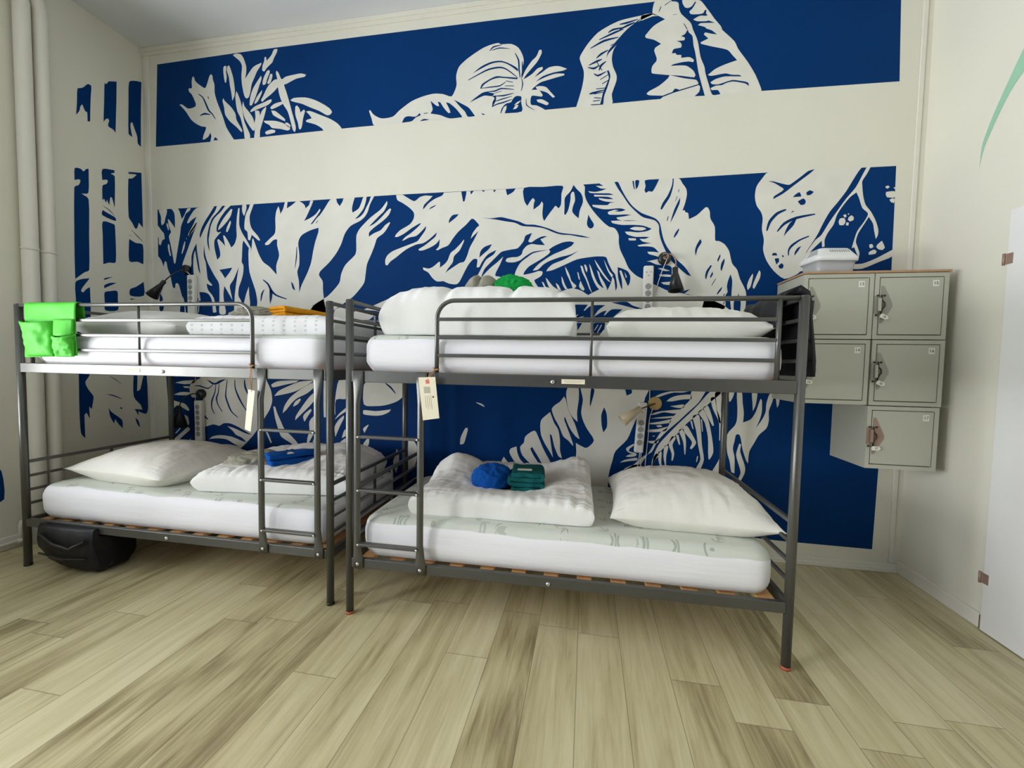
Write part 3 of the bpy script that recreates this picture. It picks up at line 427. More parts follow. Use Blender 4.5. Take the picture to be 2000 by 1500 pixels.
bB3p 2611,2547 2635,2546 2660,2496 2691,2441 2735,2381 2798,2330 2884,2293 2918,2258 2934,2195 2949,2142 2974,2093 3028,2020 3089,1961 3133,1898 3105,1908 3044,1962 2996,2011 2956,2084 2931,2143 2917,2196 2913,2244 2884,2278 2809,2301 2760,2341 2711,2392 2671,2452 2636,2502
bB3p 2730,2548 2739,2548 2748,2488 2741,2496
bB3p 2749,2548 2775,2548 2769,2509 2755,2490
bB3p 2815,2548 2905,2550 2886,2507 2864,2470 2840,2474 2822,2463 2812,2478 2818,2511
bB3p 3043,2421 3042,2385 3017,2320 2987,2255 2995,2293 3011,2349
bB3p 3182,2143 3190,2120 3167,2078 3157,2031 3151,2069 3161,2106
bB3s 2992,2549 2988,2502 2964,2440 2933,2391 2920,2351 2928,2346 2949,2380 2980,2432 2997,2500 2998,2548
bB3s 3033,2476 3030,2457 3033,2456 3037,2475
bB3s 3023,2431 3013,2397 3015,2396 3026,2430
bB3s 2970,2301 2964,2271 2968,2270 2974,2300
bB3s 3042,2216 3023,2191 3011,2160 3016,2157 3035,2183 3046,2213
bB3p 3309,2041 3312,2025 3298,1987 3293,2002
bB3p 3337,2012 3338,1986 3322,1926 3315,1945 3320,1982
bB3p 3254,1969 3261,1965 3240,1922 3228,1873 3221,1894 3228,1932
bB3p 3267,1927 3270,1908 3255,1882 3252,1894
bB3p 3331,1826 3325,1803 3302,1772 3299,1779 3312,1803
bB3p 3379,1906 3391,1863 3390,1797 3389,1755 3376,1755 3360,1821 3365,1863
bB3p 3432,1783 3440,1750 3429,1750
bB3s 3287,1880 3262,1833 3265,1831 3290,1878
bB3s 3344,1779 3338,1756 3342,1755 3348,1778
bB3s 3349,1730 3340,1709 3344,1707 3352,1728
bW2p 3580,2554 3545,2517 3513,2467 3506,2404 3519,2346 3547,2303 3559,2261 3557,2192 3572,2124 3570,2060 3593,1991 3640,1922 3706,1870 3777,1898 3799,1924 3819,2001 3827,2043 3862,2104 3888,2154 3913,2215 3947,2285 3990,2344 4033,2408 4066,2471 4095,2525 4116,2554 3975,2554 3854,2556
bW2p 4143,2553 4163,2553 4145,2512 4121,2468 4122,2438 4130,2377 4146,2321 4176,2280 4206,2223 4224,2167 4224,2132 4214,2107 4202,2158 4193,2204 4168,2245 4144,2200 4115,2146 4104,2096 4114,2065 4128,2024 4125,1993 4107,2034 4096,2060 4083,2055 4094,2106 4109,2161 4143,2216 4163,2265 4129,2302 4108,2363 4092,2399 4057,2371 4015,2312 3989,2263 3974,2207 3944,2157 3927,2112 3929,2070 3915,2066 3911,2107 3873,2067 3846,2032 3834,1990 3823,1933 3804,1916 3795,1916 3816,1970 3819,2012 3836,2053 3875,2113 3907,2143 3950,2224 3992,2293 4035,2362 4086,2430 4119,2503
bW2p 4088,1953 4147,1957 4218,1986 4310,2039 4310,1998 4238,1965 4149,1926 4089,1928
bW2p 4024,2261 4038,2268 4045,2255 4036,2245
bW2p 4049,2270 4058,2272 4056,2262
bW2p 4055,2245 4072,2259 4084,2248 4083,2228 4065,2221 4053,2232
bW2p 4009,2242 4032,2243 4040,2220 4029,2200 4006,2203 4001,2221
bW2p 4045,2217 4059,2214 4057,2196 4043,2199
bW2p 4250,2428 4264,2432 4273,2422 4262,2413 4251,2418
bW2p 4293,2418 4303,2420 4303,2406
bW2p 4255,2393 4294,2396 4303,2393 4304,2358 4261,2361 4253,2378
bW2p 4275,2345 4292,2354 4304,2348 4301,2324 4285,2329
bW2p 4180,2075 4195,2077 4203,2057 4188,2050 4181,2058
bW2p 4223,2071 4248,2096 4266,2055 4252,2038 4233,2043 4219,2059
bW2p 4180,2027 4206,2042 4223,2031 4217,2016 4179,2012
bB3p 3580,2499 3619,2492 3654,2480 3702,2467 3721,2476 3771,2514 3812,2547 3849,2556 3822,2531 3786,2503 3731,2460 3676,2416 3615,2381 3619,2399 3656,2423 3675,2442 3645,2465 3620,2482
bB3p 3730,2388 3748,2407 3769,2417 3780,2390
bB3p 3807,2412 3827,2426 3851,2415 3833,2398 3812,2396
bB3p 3760,2360 3792,2377 3807,2358 3799,2338 3780,2336
bB3p 3760,2257 3743,2211 3706,2166 3688,2141 3701,2187 3723,2228
bB3p 3722,2287 3734,2302 3743,2299
bB3p 3794,2077 3779,2049 3757,2016 3758,2039 3773,2065
bB3p 3623,2022 3630,2038 3649,2037 3657,2021
bB3p 3641,2001 3666,2003 3669,1984 3653,1963
bB3p 3665,1953 3686,1971 3697,1957 3693,1939 3673,1937
bB3p 3684,2026 3697,2015 3687,2007
bB3s 3693,2316 3638,2296 3594,2243 3583,2182 3591,2180 3609,2233 3648,2281 3697,2308
bB3s 3864,2279 3757,2265 3685,2231 3646,2176 3651,2171 3694,2217 3762,2249 3866,2272
bB3s 3835,2141 3783,2121 3734,2087 3717,2053 3720,2019 3725,2019 3726,2049 3744,2076 3788,2112 3838,2135
bW2p 3514,1908 3517,1894 3505,1824 3488,1801 3483,1829 3494,1871
bW2p 3552,1928 3561,1916 3559,1879 3539,1833 3527,1809 3518,1814 3521,1842 3537,1889
bW2p -829,1097 -771,1111 -685,1185 -175,1196 -122,1109 -83,1028 -74,945 -98,874 -139,813 -236,677 -319,589 -410,505 -438,449 -600,439 -656,479 -627,499 -563,509 -451,512 -493,519 -535,547 -619,543 -577,560 -492,565 -395,552 -436,571 -513,606 -597,611 -686,600 -646,627 -561,640 -456,630 -360,599 -319,592 -366,629 -421,650 -455,685 -504,719 -434,704 -331,667 -263,655 -317,679 -386,712 -468,742 -538,742 -581,719 -644,728 -744,708 -748,849 -731,972 -847,950 -874,1029 -866,1053
bW2p -1018,1071 -945,1088 -843,1097 -786,1107 -829,1073 -916,1061
bW2p -938,1042 -880,1044 -874,1029 -924,1030
bW2p -1035,968 -961,992 -867,992 -868,971 -962,965
bW2p -1066,930 -1007,911 -920,892 -878,844 -885,832 -950,860 -1001,877 -1046,838 -1061,837 -1045,881
bW2p -1064,713 -1018,795 -1010,796 -1050,695
bW2p -1029,633 -976,685 -969,680 -1014,634
bW2p -1060,563 -955,649 -896,695 -875,671 -941,619 -1016,553 -1058,519
bW2p -982,467 -928,545 -869,597 -871,498 -930,464
bW2p -930,799 -894,782 -881,721 -896,708
bW2p -1120,1121 -1112,1109 -1127,1108
bB3p -686,1107 -623,1078 -567,1104 -504,1116 -574,1079 -616,1065 -658,1077
bB3s -702,1105 -639,1064 -636,1067 -699,1108
bB3s -612,1067 -622,1007 -658,927 -657,864 -627,816 -622,818 -647,866 -644,925 -613,1005 -607,1066
bB3s -580,1079 -591,1001 -612,952 -596,896 -553,837 -548,840 -587,899 -597,952 -581,1000 -575,1079
bB3s -500,1112 -518,1009 -520,959 -487,875 -457,833 -400,794 -396,798 -449,839 -473,880 -506,962 -507,1009 -494,1111
bB3s -427,1113 -427,1040 -396,961 -346,886 -300,838 -296,841 -337,891 -381,968 -416,1043 -421,1113
bB3s -335,1115 -334,1048 -289,967 -283,969 -317,1053 -328,1116
bB3s -744,817 -728,784 -691,764 -687,768 -714,794 -739,820
bB3s -830,1046 -767,1045 -687,1026 -636,1064 -639,1067 -688,1036 -764,1055 -830,1050
bW2p -79,1081 -19,1109 80,1118 171,1121 145,1104 53,1084 -66,1058
bW2p -53,987 -13,1030 80,1073 184,1111 313,1125 235,1078 145,1034 53,1008
bW2p 22,849 39,908 92,980 184,1047 274,1096 313,1109 312,1074 248,1020 157,977 105,934 58,880
bW2p 117,905 137,947 183,975 189,966 163,930
bW2p 136,795 143,830 189,896 261,986 319,1034 322,982 273,922 195,850
bW2p 208,827 228,857 279,894 286,882 253,835 221,787
bW2p -64,902 -47,899 -28,847 4,783 37,720 102,664 154,613 206,540 180,535 141,577 89,610 10,653 -16,705 -48,805
bW2p -137,688 -117,683 -81,601 -91,595
bW2p 75,592 102,587 134,536 101,531
bW2p 266,794 324,855 327,727 317,715 252,607 239,603 246,653 265,719
bW2p 264,537 310,668 336,699 335,541
bW2p 395,1125 421,1126 420,836 394,835
bW2p 527,1131 602,1133 602,991 502,976 495,850 489,873 496,993
bW2p 489,815 527,863 599,923 599,894 545,858
bW2p 489,758 527,817 570,853 570,830 539,772 495,677
bW2p 551,669 570,727 598,757 598,700
bW2p 488,567 526,627 598,682 598,556 488,550
bW2p 741,1094 766,1123 923,1127 1071,1128 1071,1026 1018,979 929,948 839,937 742,947
bW2p 742,902 839,897 929,909 971,916 953,893 899,869 839,861 742,868
bW2p 736,754 772,784 785,788 748,721
bW2p 736,629 766,670 788,686 785,632 748,578
bW2p 736,578 767,568 797,490 736,457
bW2p 818,599 834,583 870,523 907,468 919,389 834,395
bW2p 991,501 1009,559 1020,610 1038,572 1039,504 1015,418
bW2p 1115,677 1156,679 1186,642 1192,581 1169,484 1116,447
bB3s 921,1116 959,1084 1007,1039 1011,1042 970,1094 924,1121
bW2p 1531,671 1536,726 1571,797 1591,794 1580,743 1561,680
bW2s 1651,992 1689,974 1714,963 1717,967 1694,985 1653,995
bW2p 1852,559 1870,597 1904,556 1955,513 1862,504
bW2p 1912,630 1921,661 1964,679 1971,633 1996,580 2046,540 2071,511 2004,507 1947,571
bW2p 1991,677 2018,709 2029,758 2095,803 2126,751 2164,668 2220,569 2233,516 2185,513 2129,606 2079,682 2067,669 2093,616 2130,564 2167,511 2107,508 2070,554 2008,617
bW2p 2136,847 2147,890 2205,943 2237,864 2267,817 2281,740 2283,669 2299,610 2272,626 2241,696 2221,773 2206,785 2217,707 2234,612 2206,658 2169,717 2143,775
bW2p 2217,964 2240,995 2274,1020 2303,1059 2315,1039 2334,968 2365,905 2389,853 2421,756 2391,776 2349,833 2312,914 2307,896 2332,832 2375,721 2376,704 2340,743 2304,771 2273,841 2236,905
bW2p 2317,1080 2336,1133 2400,1135 2408,1048 2398,953 2403,880 2365,916 2334,974
bW2p 2420,1136 2437,1043 2427,954 2440,896 2471,833 2522,753 2475,697 2434,707 2395,728 2400,657 2390,597 2367,572 2285,570 2286,543 2368,560 2397,538 2402,359 2629,316 2629,494 2654,613 2674,685 2750,770 2786,864 2817,941 2858,1045 2862,1068 2903,1161 2722,1156 2508,1150
bB3p 2492,1120 2515,1115 2510,1074 2490,992 2486,1015
bB3p 2586,992 2605,944 2610,857 2586,812 2573,861 2568,936
bB3p 2725,1127 2767,1123 2771,1097 2738,1079
bW2p 3255,1124 3166,1122 3158,1065 3107,1007 3066,961 3035,920 3021,874 2974,832 2943,778 2918,720 2866,630 2824,552 2776,496 2726,475 2740,547 2795,591 2865,659 2919,691 2954,768 3017,845 3084,910 3150,981 3211,1045
bW2p 2917,1072 2965,1099 3028,1117 3145,1121 3103,1111 3050,1110 2997,1094 2944,1072
bW2p 3004,1048 3030,1072 3077,1091 3157,1099 3168,1069 3105,1064 3042,1049
bW2p 3029,1016 3064,1022 3117,1030 3118,1008 3075,1006
bW2p 2894,948 2947,973 3033,988 3097,996 3066,966 2991,972 2937,955
bW2p 2900,925 2959,936 3013,944 3056,949 3051,937 2992,929
bW2p 2890,891 2960,905 3035,925 3036,903 2966,888 2896,885
bW2p 2940,876 2972,883 2983,872 2956,866
bW2p 2886,845 2951,853 3021,874 3006,844 2952,833 2887,830
bW2p 2915,803 2937,807 2931,800
bW2p 2889,767 2943,773 2964,791 2955,756 2900,753
bW2p 2747,710 2796,742 2802,734 2769,706 2764,688 2809,679 2815,671 2781,672 2753,687
bW2p 2743,649 2770,665 2820,674 2810,656 2771,648
bW2p 2705,603 2738,625 2821,645 2827,628 2772,619
bW2p 2740,564 2795,591 2850,600 2818,563 2763,542 2735,529
bW2p 2922,593 2973,694 3020,748 3061,802 3102,849 3143,902 3194,949 3234,995 3289,1053 3354,1116 3359,1127 3286,1125 3212,1034 3156,970 3095,905 3028,828 2971,757 2940,692
bW2p 3284,519 3308,566 3347,642 3361,677 3368,514
bW2p 3402,1123 3435,1124 3427,1091 3412,1060 3405,1060
bW2p 3451,1125 3481,1126 3489,1054 3499,989 3497,923 3544,947 3572,997 3589,1058 3598,1086 3606,1075 3609,1004 3599,949 3577,888 3614,950 3632,1000 3634,1054 3651,1120 3676,1115 3669,1066 3651,1006 3654,946 3642,891 3599,845 3571,788 3543,726 3539,648 3526,669 3502,740 3489,806 3478,839 3457,838 3449,793 3441,743 3454,682 3458,576 3437,586 3424,658 3406,718 3401,835 3445,898 3458,938 3458,1015
bW2p 3480,781 3491,773 3487,728 3505,674 3523,619 3519,574 3496,517 3489,455 3462,475 3480,533 3496,584 3481,639 3463,705
bW2p 3544,1127 3576,1126 3570,1046 3554,1002 3549,1057
bW2p 3687,1105 3711,1100 3709,1051 3700,1029
bW2s 3313,1114 3331,992 3349,899 3353,794 3360,794 3366,901 3356,995 3354,1117
bW2s 3288,1078 3305,1006 3338,941 3351,910 3358,912 3352,947 3328,1013 3319,1084
bW2s 3245,1012 3276,947 3308,891 3316,894 3300,958 3273,1026
bW2s 3213,980 3256,913 3281,811 3286,712 3291,662 3297,661 3319,713 3306,815 3281,924 3245,999
bW2s 3178,950 3203,857 3221,751 3239,659 3215,600 3197,535 3217,528 3241,590 3261,658 3245,756 3234,863 3219,959
bW2s 3232,933 3242,850 3247,850 3238,934
bW2s 3113,861 3164,799 3181,769 3168,731 3178,725 3207,768 3186,815 3143,885
bW2s 3164,918 3181,863 3186,865 3174,921
bW2s 3092,849 3122,775 3135,686 3140,686 3141,779 3122,860
bW2s 3074,817 3097,751 3104,754 3090,822
bW2s 3049,807 3029,749 3051,686 3051,639 3059,638 3068,689 3054,749 3074,796
bW2s 3003,738 2997,667 3012,593 3017,593 3016,667 3027,735
bW2s 2962,693 2966,630 2982,590 2988,592 2984,632 2984,695
bW2s 2948,682 2924,637 2920,594 2924,593 2939,631 2966,670
bW2s 3217,680 3212,640 3217,639 3223,679
lB2p -463,3248 -441,3266 -424,3284 -397,3323 -374,3323 -380,3237 -386,3121 -390,3053 -405,3047 -406,3113 -419,3113 -436,3153 -448,3130 -455,3096 -476,3054 -469,3146
lB2p -284,3402 -270,3405 -255,3434 -198,3469 -204,3305 -216,3063 -232,3080 -268,3088 -259,3136 -268,3145 -284,3130 -299,3100 -291,3253
lB2p -105,3525 -57,3566 -8,3588 -17,3376 -25,3050 -49,3067 -52,3120 -70,3168 -89,3217 -101,3200 -102,3163 -90,3096 -119,3109 -113,3360
lB2p -496,2662 -460,2675 -441,2664 -424,2689 -408,2698 -414,2518 -460,2494 -414,2471 -418,2199 -424,1940 -455,1915 -514,1855 -514,2021 -502,2522 -473,2552 -462,2590 -472,2593 -499,2576
lB2p -315,2738 -231,2766 -231,2748 -259,2728 -230,2717 -237,2470 -240,2485 -255,2543 -266,2543 -276,2476 -290,2514 -297,2488 -311,2514 -322,2498 -319,2608 -290,2636 -280,2663 -289,2668 -319,2653
lB2p -322,2424 -289,2412 -235,2395 -235,2368 -325,2382
lB2p -324,2335 -254,2340 -240,2337 -237,2253 -240,2042 -288,2027 -329,2005 -327,2226
lB2p -127,2799 -26,2837 -24,2381 -56,2413 -70,2367 -86,2355 -109,2396 -135,2437 -130,2740 -100,2759 -65,2801 -75,2803 -127,2784
lB2p -329,1882 -320,1900 -261,1922 -316,1889
lB2p -327,1819 -326,1843 -285,1869 -237,1878 -285,1847
lB2p -326,1786 -286,1804 -235,1813 -233,1742 -235,1660 -323,1648 -326,1712
lB2p -139,2291 -104,2285 -131,2287
lB2p -136,2256 -85,2238 -28,2237 -28,2074 -77,2085 -140,2076
lB2p -138,1845 -94,1872 -29,1927 -30,1810 -136,1792
lB2p -138,1769 -96,1771 -136,1759
lB2p -321,877 -300,840 -227,769 -223,698 -254,739 -276,781 -286,747 -312,808
lB2p -128,1129 -100,1127 -105,997 -78,1012 -50,1127 -23,1127 -18,849 -35,797 -83,816 -99,826 -96,787 -127,847 -65,836 -81,881 -132,953
lB2p -125,773 -101,748 -86,684 -110,718
lB2p -236,875 -223,869 -225,857 -236,860
lB2p -1001,590 -949,526 -942,338 -1009,326
lB2p -515,1827 -472,1862 -423,1877 -440,1849 -474,1793 -480,1769 -468,1763 -448,1790 -423,1810 -422,1659 -442,1147 -472,1089 -455,1034 -423,981 -424,945 -436,879 -452,900 -450,806 -470,855 -484,841 -483,661 -510,705 -515,883 -512,1149 -513,1647
lB2s -320,2455 -279,2437 -239,2405 -238,2407 -275,2442 -319,2457
lB2s -119,2336 -73,2296 -28,2262 -26,2264 -69,2301 -118,2338
lB2s -326,984 -280,966 -225,940 -224,943 -277,974 -325,987
lB2s -311,1127 -269,1100 -224,1062 -223,1063 -266,1104 -311,1129
rG2p -377,2353 -380,2397 -387,2475 -436,2592 -508,2720 -576,2831 -643,2884 -656,2710 -577,2708 -514,2649 -457,2562 -399,2451"""
def smooth_poly(P, n=3):
    """Catmull-Rom through the outline; sharp tips and long straight runs stay as they are"""
    N = len(P); out = []
    def corner(i):
        a, b, c = P[i-1], P[i], P[(i+1) % N]; u = (b-a); v = (c-b)
        return u.length < 1e-6 or v.length < 1e-6 or u.angle(v) > 1.75
    K = [corner(i) for i in range(N)]
    for i in range(N):
        p1, p2 = P[i], P[(i+1) % N]; p0 = p1*2-p2 if K[i] else P[i-1]; p3 = p2*2-p1 if K[(i+1) % N] else P[(i+2) % N]
        out.append(p1)
        if (p2-p1).length < .02 or (p2-p1).length > .9: continue
        for k in range(1, n):
            t = k/n; a = (p2-p0)*.42; b = (p3-p1)*.42; L = (p2-p1).length
            if a.length > L: a *= L/a.length
            if b.length > L: b *= L/b.length
            h1 = 2*t**3-3*t**2+1; h2 = -2*t**3+3*t**2; h3 = t**3-2*t**2+t; h4 = t**3-t**2
            out.append(p1*h1 + p2*h2 + a*h3 + b*h4)
    return out
walls = {k: MB() for k in 'blr'}
def wq(k, *P):
    b = walls[k]; i = len(b.v); b.v += list(P); b.face((i, i+1, i+2, i+3), 0)
wq('b', (XL,0,0), (XR,0,0), (XR,0,HC), (XL,0,HC))
wq('r', (XR,0,0), (XR,YF,0), (XR,YF,HC), (XR,0,HC))
# left wall with two tall unseen window openings, the second added to brighten the floor
WIN = [(-2.85, -1.45), (-4.80, -3.45)]; WZ0, WZ1 = .72, 3.25
for y0, y1, z0, z1 in [(WIN[0][1], 0, 0, HC), (WIN[1][1], WIN[0][0], 0, HC), (YF, WIN[1][0], 0, HC)] + [(a, b, 0, WZ0) for a, b in WIN] + [(a, b, WZ1, HC) for a, b in WIN]:
    wq('l', (XL,y0,z0), (XL,y1,z0), (XL,y1,z1), (XL,y0,z1))
for line in MURAL.strip().split('\n'):
    hd, *q = line.split(); k, c, lv, kind = hd
    P = [Vector([int(a)/1000 for a in p.split(',')]) for p in q]
    P = [p for i, p in enumerate(P) if (p - P[i-1]).length > 1e-4]
    if lv != '1': P = smooth_poly(P)
    off = .0005*int(lv)
    V3 = {'b': lambda p: (p.x, -off, p.y), 'l': lambda p: (XL+off, p.x, p.y), 'r': lambda p: (XR-off, p.x, p.y)}[k]
    b = walls[k]; i0 = len(b.v); b.v += [V3(p) for p in P]; mi = {'W': 1, 'B': 2, 'G': 3}[c]
    for tri in tessellate_polygon([[Vector((p.x, p.y, 0)) for p in P]]):
        a, d, e = tri; A, D, Ev = P[a], P[d], P[e]; cr = (D.x-A.x)*(Ev.y-A.y)-(D.y-A.y)*(Ev.x-A.x)
        if k == 'l': cr = -cr
        if k == 'r': cr = cr
        b.face((i0+a, i0+d, i0+e) if cr > 0 else (i0+a, i0+e, i0+d), mi)
for k, nm in (('b', 'wall_back'), ('l', 'wall_left'), ('r', 'wall_right')):
    struct(walls[k].build(nm, [M['wall'], M['mural_white'], M['mural_blue'], M['mint']], fix=False))
quad('floor', [(XL,YF,0), (XR,YF,0), (XR,0,0), (XL,0,0)], M['floor'])
quad('ceiling', [(XL,YF,HC), (XL,0,HC), (XR,0,HC), (XR,YF,HC)], M['ceil'])
quad('wall_front', [(XL,YF,0), (XL,YF,HC), (XR,YF,HC), (XR,YF,0)], M['wall_dark'])
b = MB(); b.box(XL,-.014,0, XR-.016,0,.055); b.box(XL,-.022,0, XR-.016,-.014,.03); struct(b.build('baseboard_back', M['trim'], bevel=.004))
b = MB(); b.box(XR-.016,-.575,0, XR,0,.075); b.box(XR-.016,-.582,0, XR,-.575,.07, 1); struct(b.build('baseboard_right', [M['trim'], M['brown']], bevel=.004))
b = MB(); b.box(XL,-2.6,0, XL+.016,-.022,.085); struct(b.build('baseboard_left', M['trim'], bevel=.004))
b = MB(); b.box(XL+.001,-.02,HC-.032, XR,0,HC-.001); b.box(XL+.001,-.012,HC-.062, XR,0,HC-.032); struct(b.build('trim_1', M['wall'], bevel=.003))
b = MB(); b.box(4.392,-.008,.06, 4.418,0,HC-.065); struct(b.build('trim_2', M['trim'], bevel=.003))
b = MB(); b.box(-1.262,-.008,.06, -1.214,0,HC-.065); b.box(-1.25,-.011,.06, -1.226,-.008,HC-.065); struct(b.build('trim_3', M['trim'], bevel=.003))
# added unseen block between the two windows, shades the floor near the bed
PX = XL+.46
b = MB(); b.box(XL-.001,-3.25,0, PX,-3.05,HC); struct(b.build('wall_left_breast', M['wall'], bevel=.01))
# door leaf in the right wall
d = MB(); d.box(XR-.03,-1.52,.006, XR-.004,-.60,2.06); dr = struct(d.build('door_1', M['door'], bevel=.003))
for z in (.27, 1.83):
    h = MB(); h.tube([(XR-.036,-.592,z-.028), (XR-.036,-.592,z+.028)], .006, 10); h.box(XR-.034,-.60,z-.025, XR-.03,-.63,z+.025)
    h.build('hinge', M['hasp_red'], dr)
h = MB(); h.tube([(XR-.03,-1.44,1.02), (XR-.075,-1.44,1.02), (XR-.08,-1.42,1.02), (XR-.08,-1.32,1.02)], .009, 10); h.build('door_handle', M['bolt'], dr)
# unseen windows beside the viewer, second one added for its light: casement bars in the openings
for i, (y0, y1) in enumerate(WIN):
    w = MB(); X0, X1 = XL-.09, XL-.04; t = .06
    for a in ((y0, WZ0, y1, WZ0+t), (y0, WZ1-t, y1, WZ1), (y0, WZ0+t, y0+t, WZ1-t), (y1-t, WZ0+t, y1, WZ1-t), ((y0+y1)/2-t/2, WZ0+t, (y0+y1)/2+t/2, WZ1-t), (y0+t, 2.55, y1-t, 2.55+t)):
        w.box(X0, a[0], a[1], X1, a[2], a[3])
    win = struct(w.build(f'window_{i+1}', M['alu'], bevel=.004))
    s = MB(); s.box(XL-.13, y0-.05, WZ0-.04, XL+.06, y1+.05, WZ0); struct(s.build('window_sill', M['alu'], win, bevel=.005))
    r = MB(); r.box(XL-.2, y0-.02, WZ0-.04, XL-.0005, y0, WZ1+.02); r.box(XL-.2, y1, WZ0-.04, XL-.0005, y1+.02, WZ1+.02); r.box(XL-.2, y0, WZ1, XL-.0005, y1, WZ1+.02); struct(r.build('window_reveal', M['wall'], win))

# ------------------------------------------------------------------ heating pipes
PIPE = [(-1.222, -.800, .0415), (-1.222, -.704, .0395)]
for k, (x, y, r) in enumerate(PIPE):
    b = MB(); zt = 3.66 - .0*k
    path = [(x,y,0.0), (x,y,.5), (x,y,1.5), (x,y,2.6), (x,y,zt-.08), (x,y-.015,zt-.02), (x,y-.05,zt+.04), (x,y-.11,zt+.10), (x,y-.13,HC)]
    p = b.tube(path, r, 20).build('heating_pipe', M['pipe'])
    tag(p, ['thick cream heating riser on left wall, the one farther from the mural corner', 'thick cream heating riser on left wall, the one nearer the mural corner'][k], 'pipe', 'vertical heating risers')
    c = MB(); c.tube([(x,y,1.985), (x,y,2.0)], r+.003, 20); c.build('joint_ring', M['pipe'], p)
b = MB(); b.tube([(-1.25,-1.5,.045), (-1.25,-.55,.045)], .011, 12); b.tube([(-1.25,-.885,.045), (-1.25,-.885,.15), (-1.25,-.878,.168), (-1.25,-.862,.175), (-1.25,-.845,.175)], .012, 12); b.tube([(-1.25,-.905,.045), (-1.25,-.865,.045)], .017, 12)
tag(b.build('supply_pipe', M['pipe']), 'thin white heating pipe with elbow running along left baseboard', 'pipe')

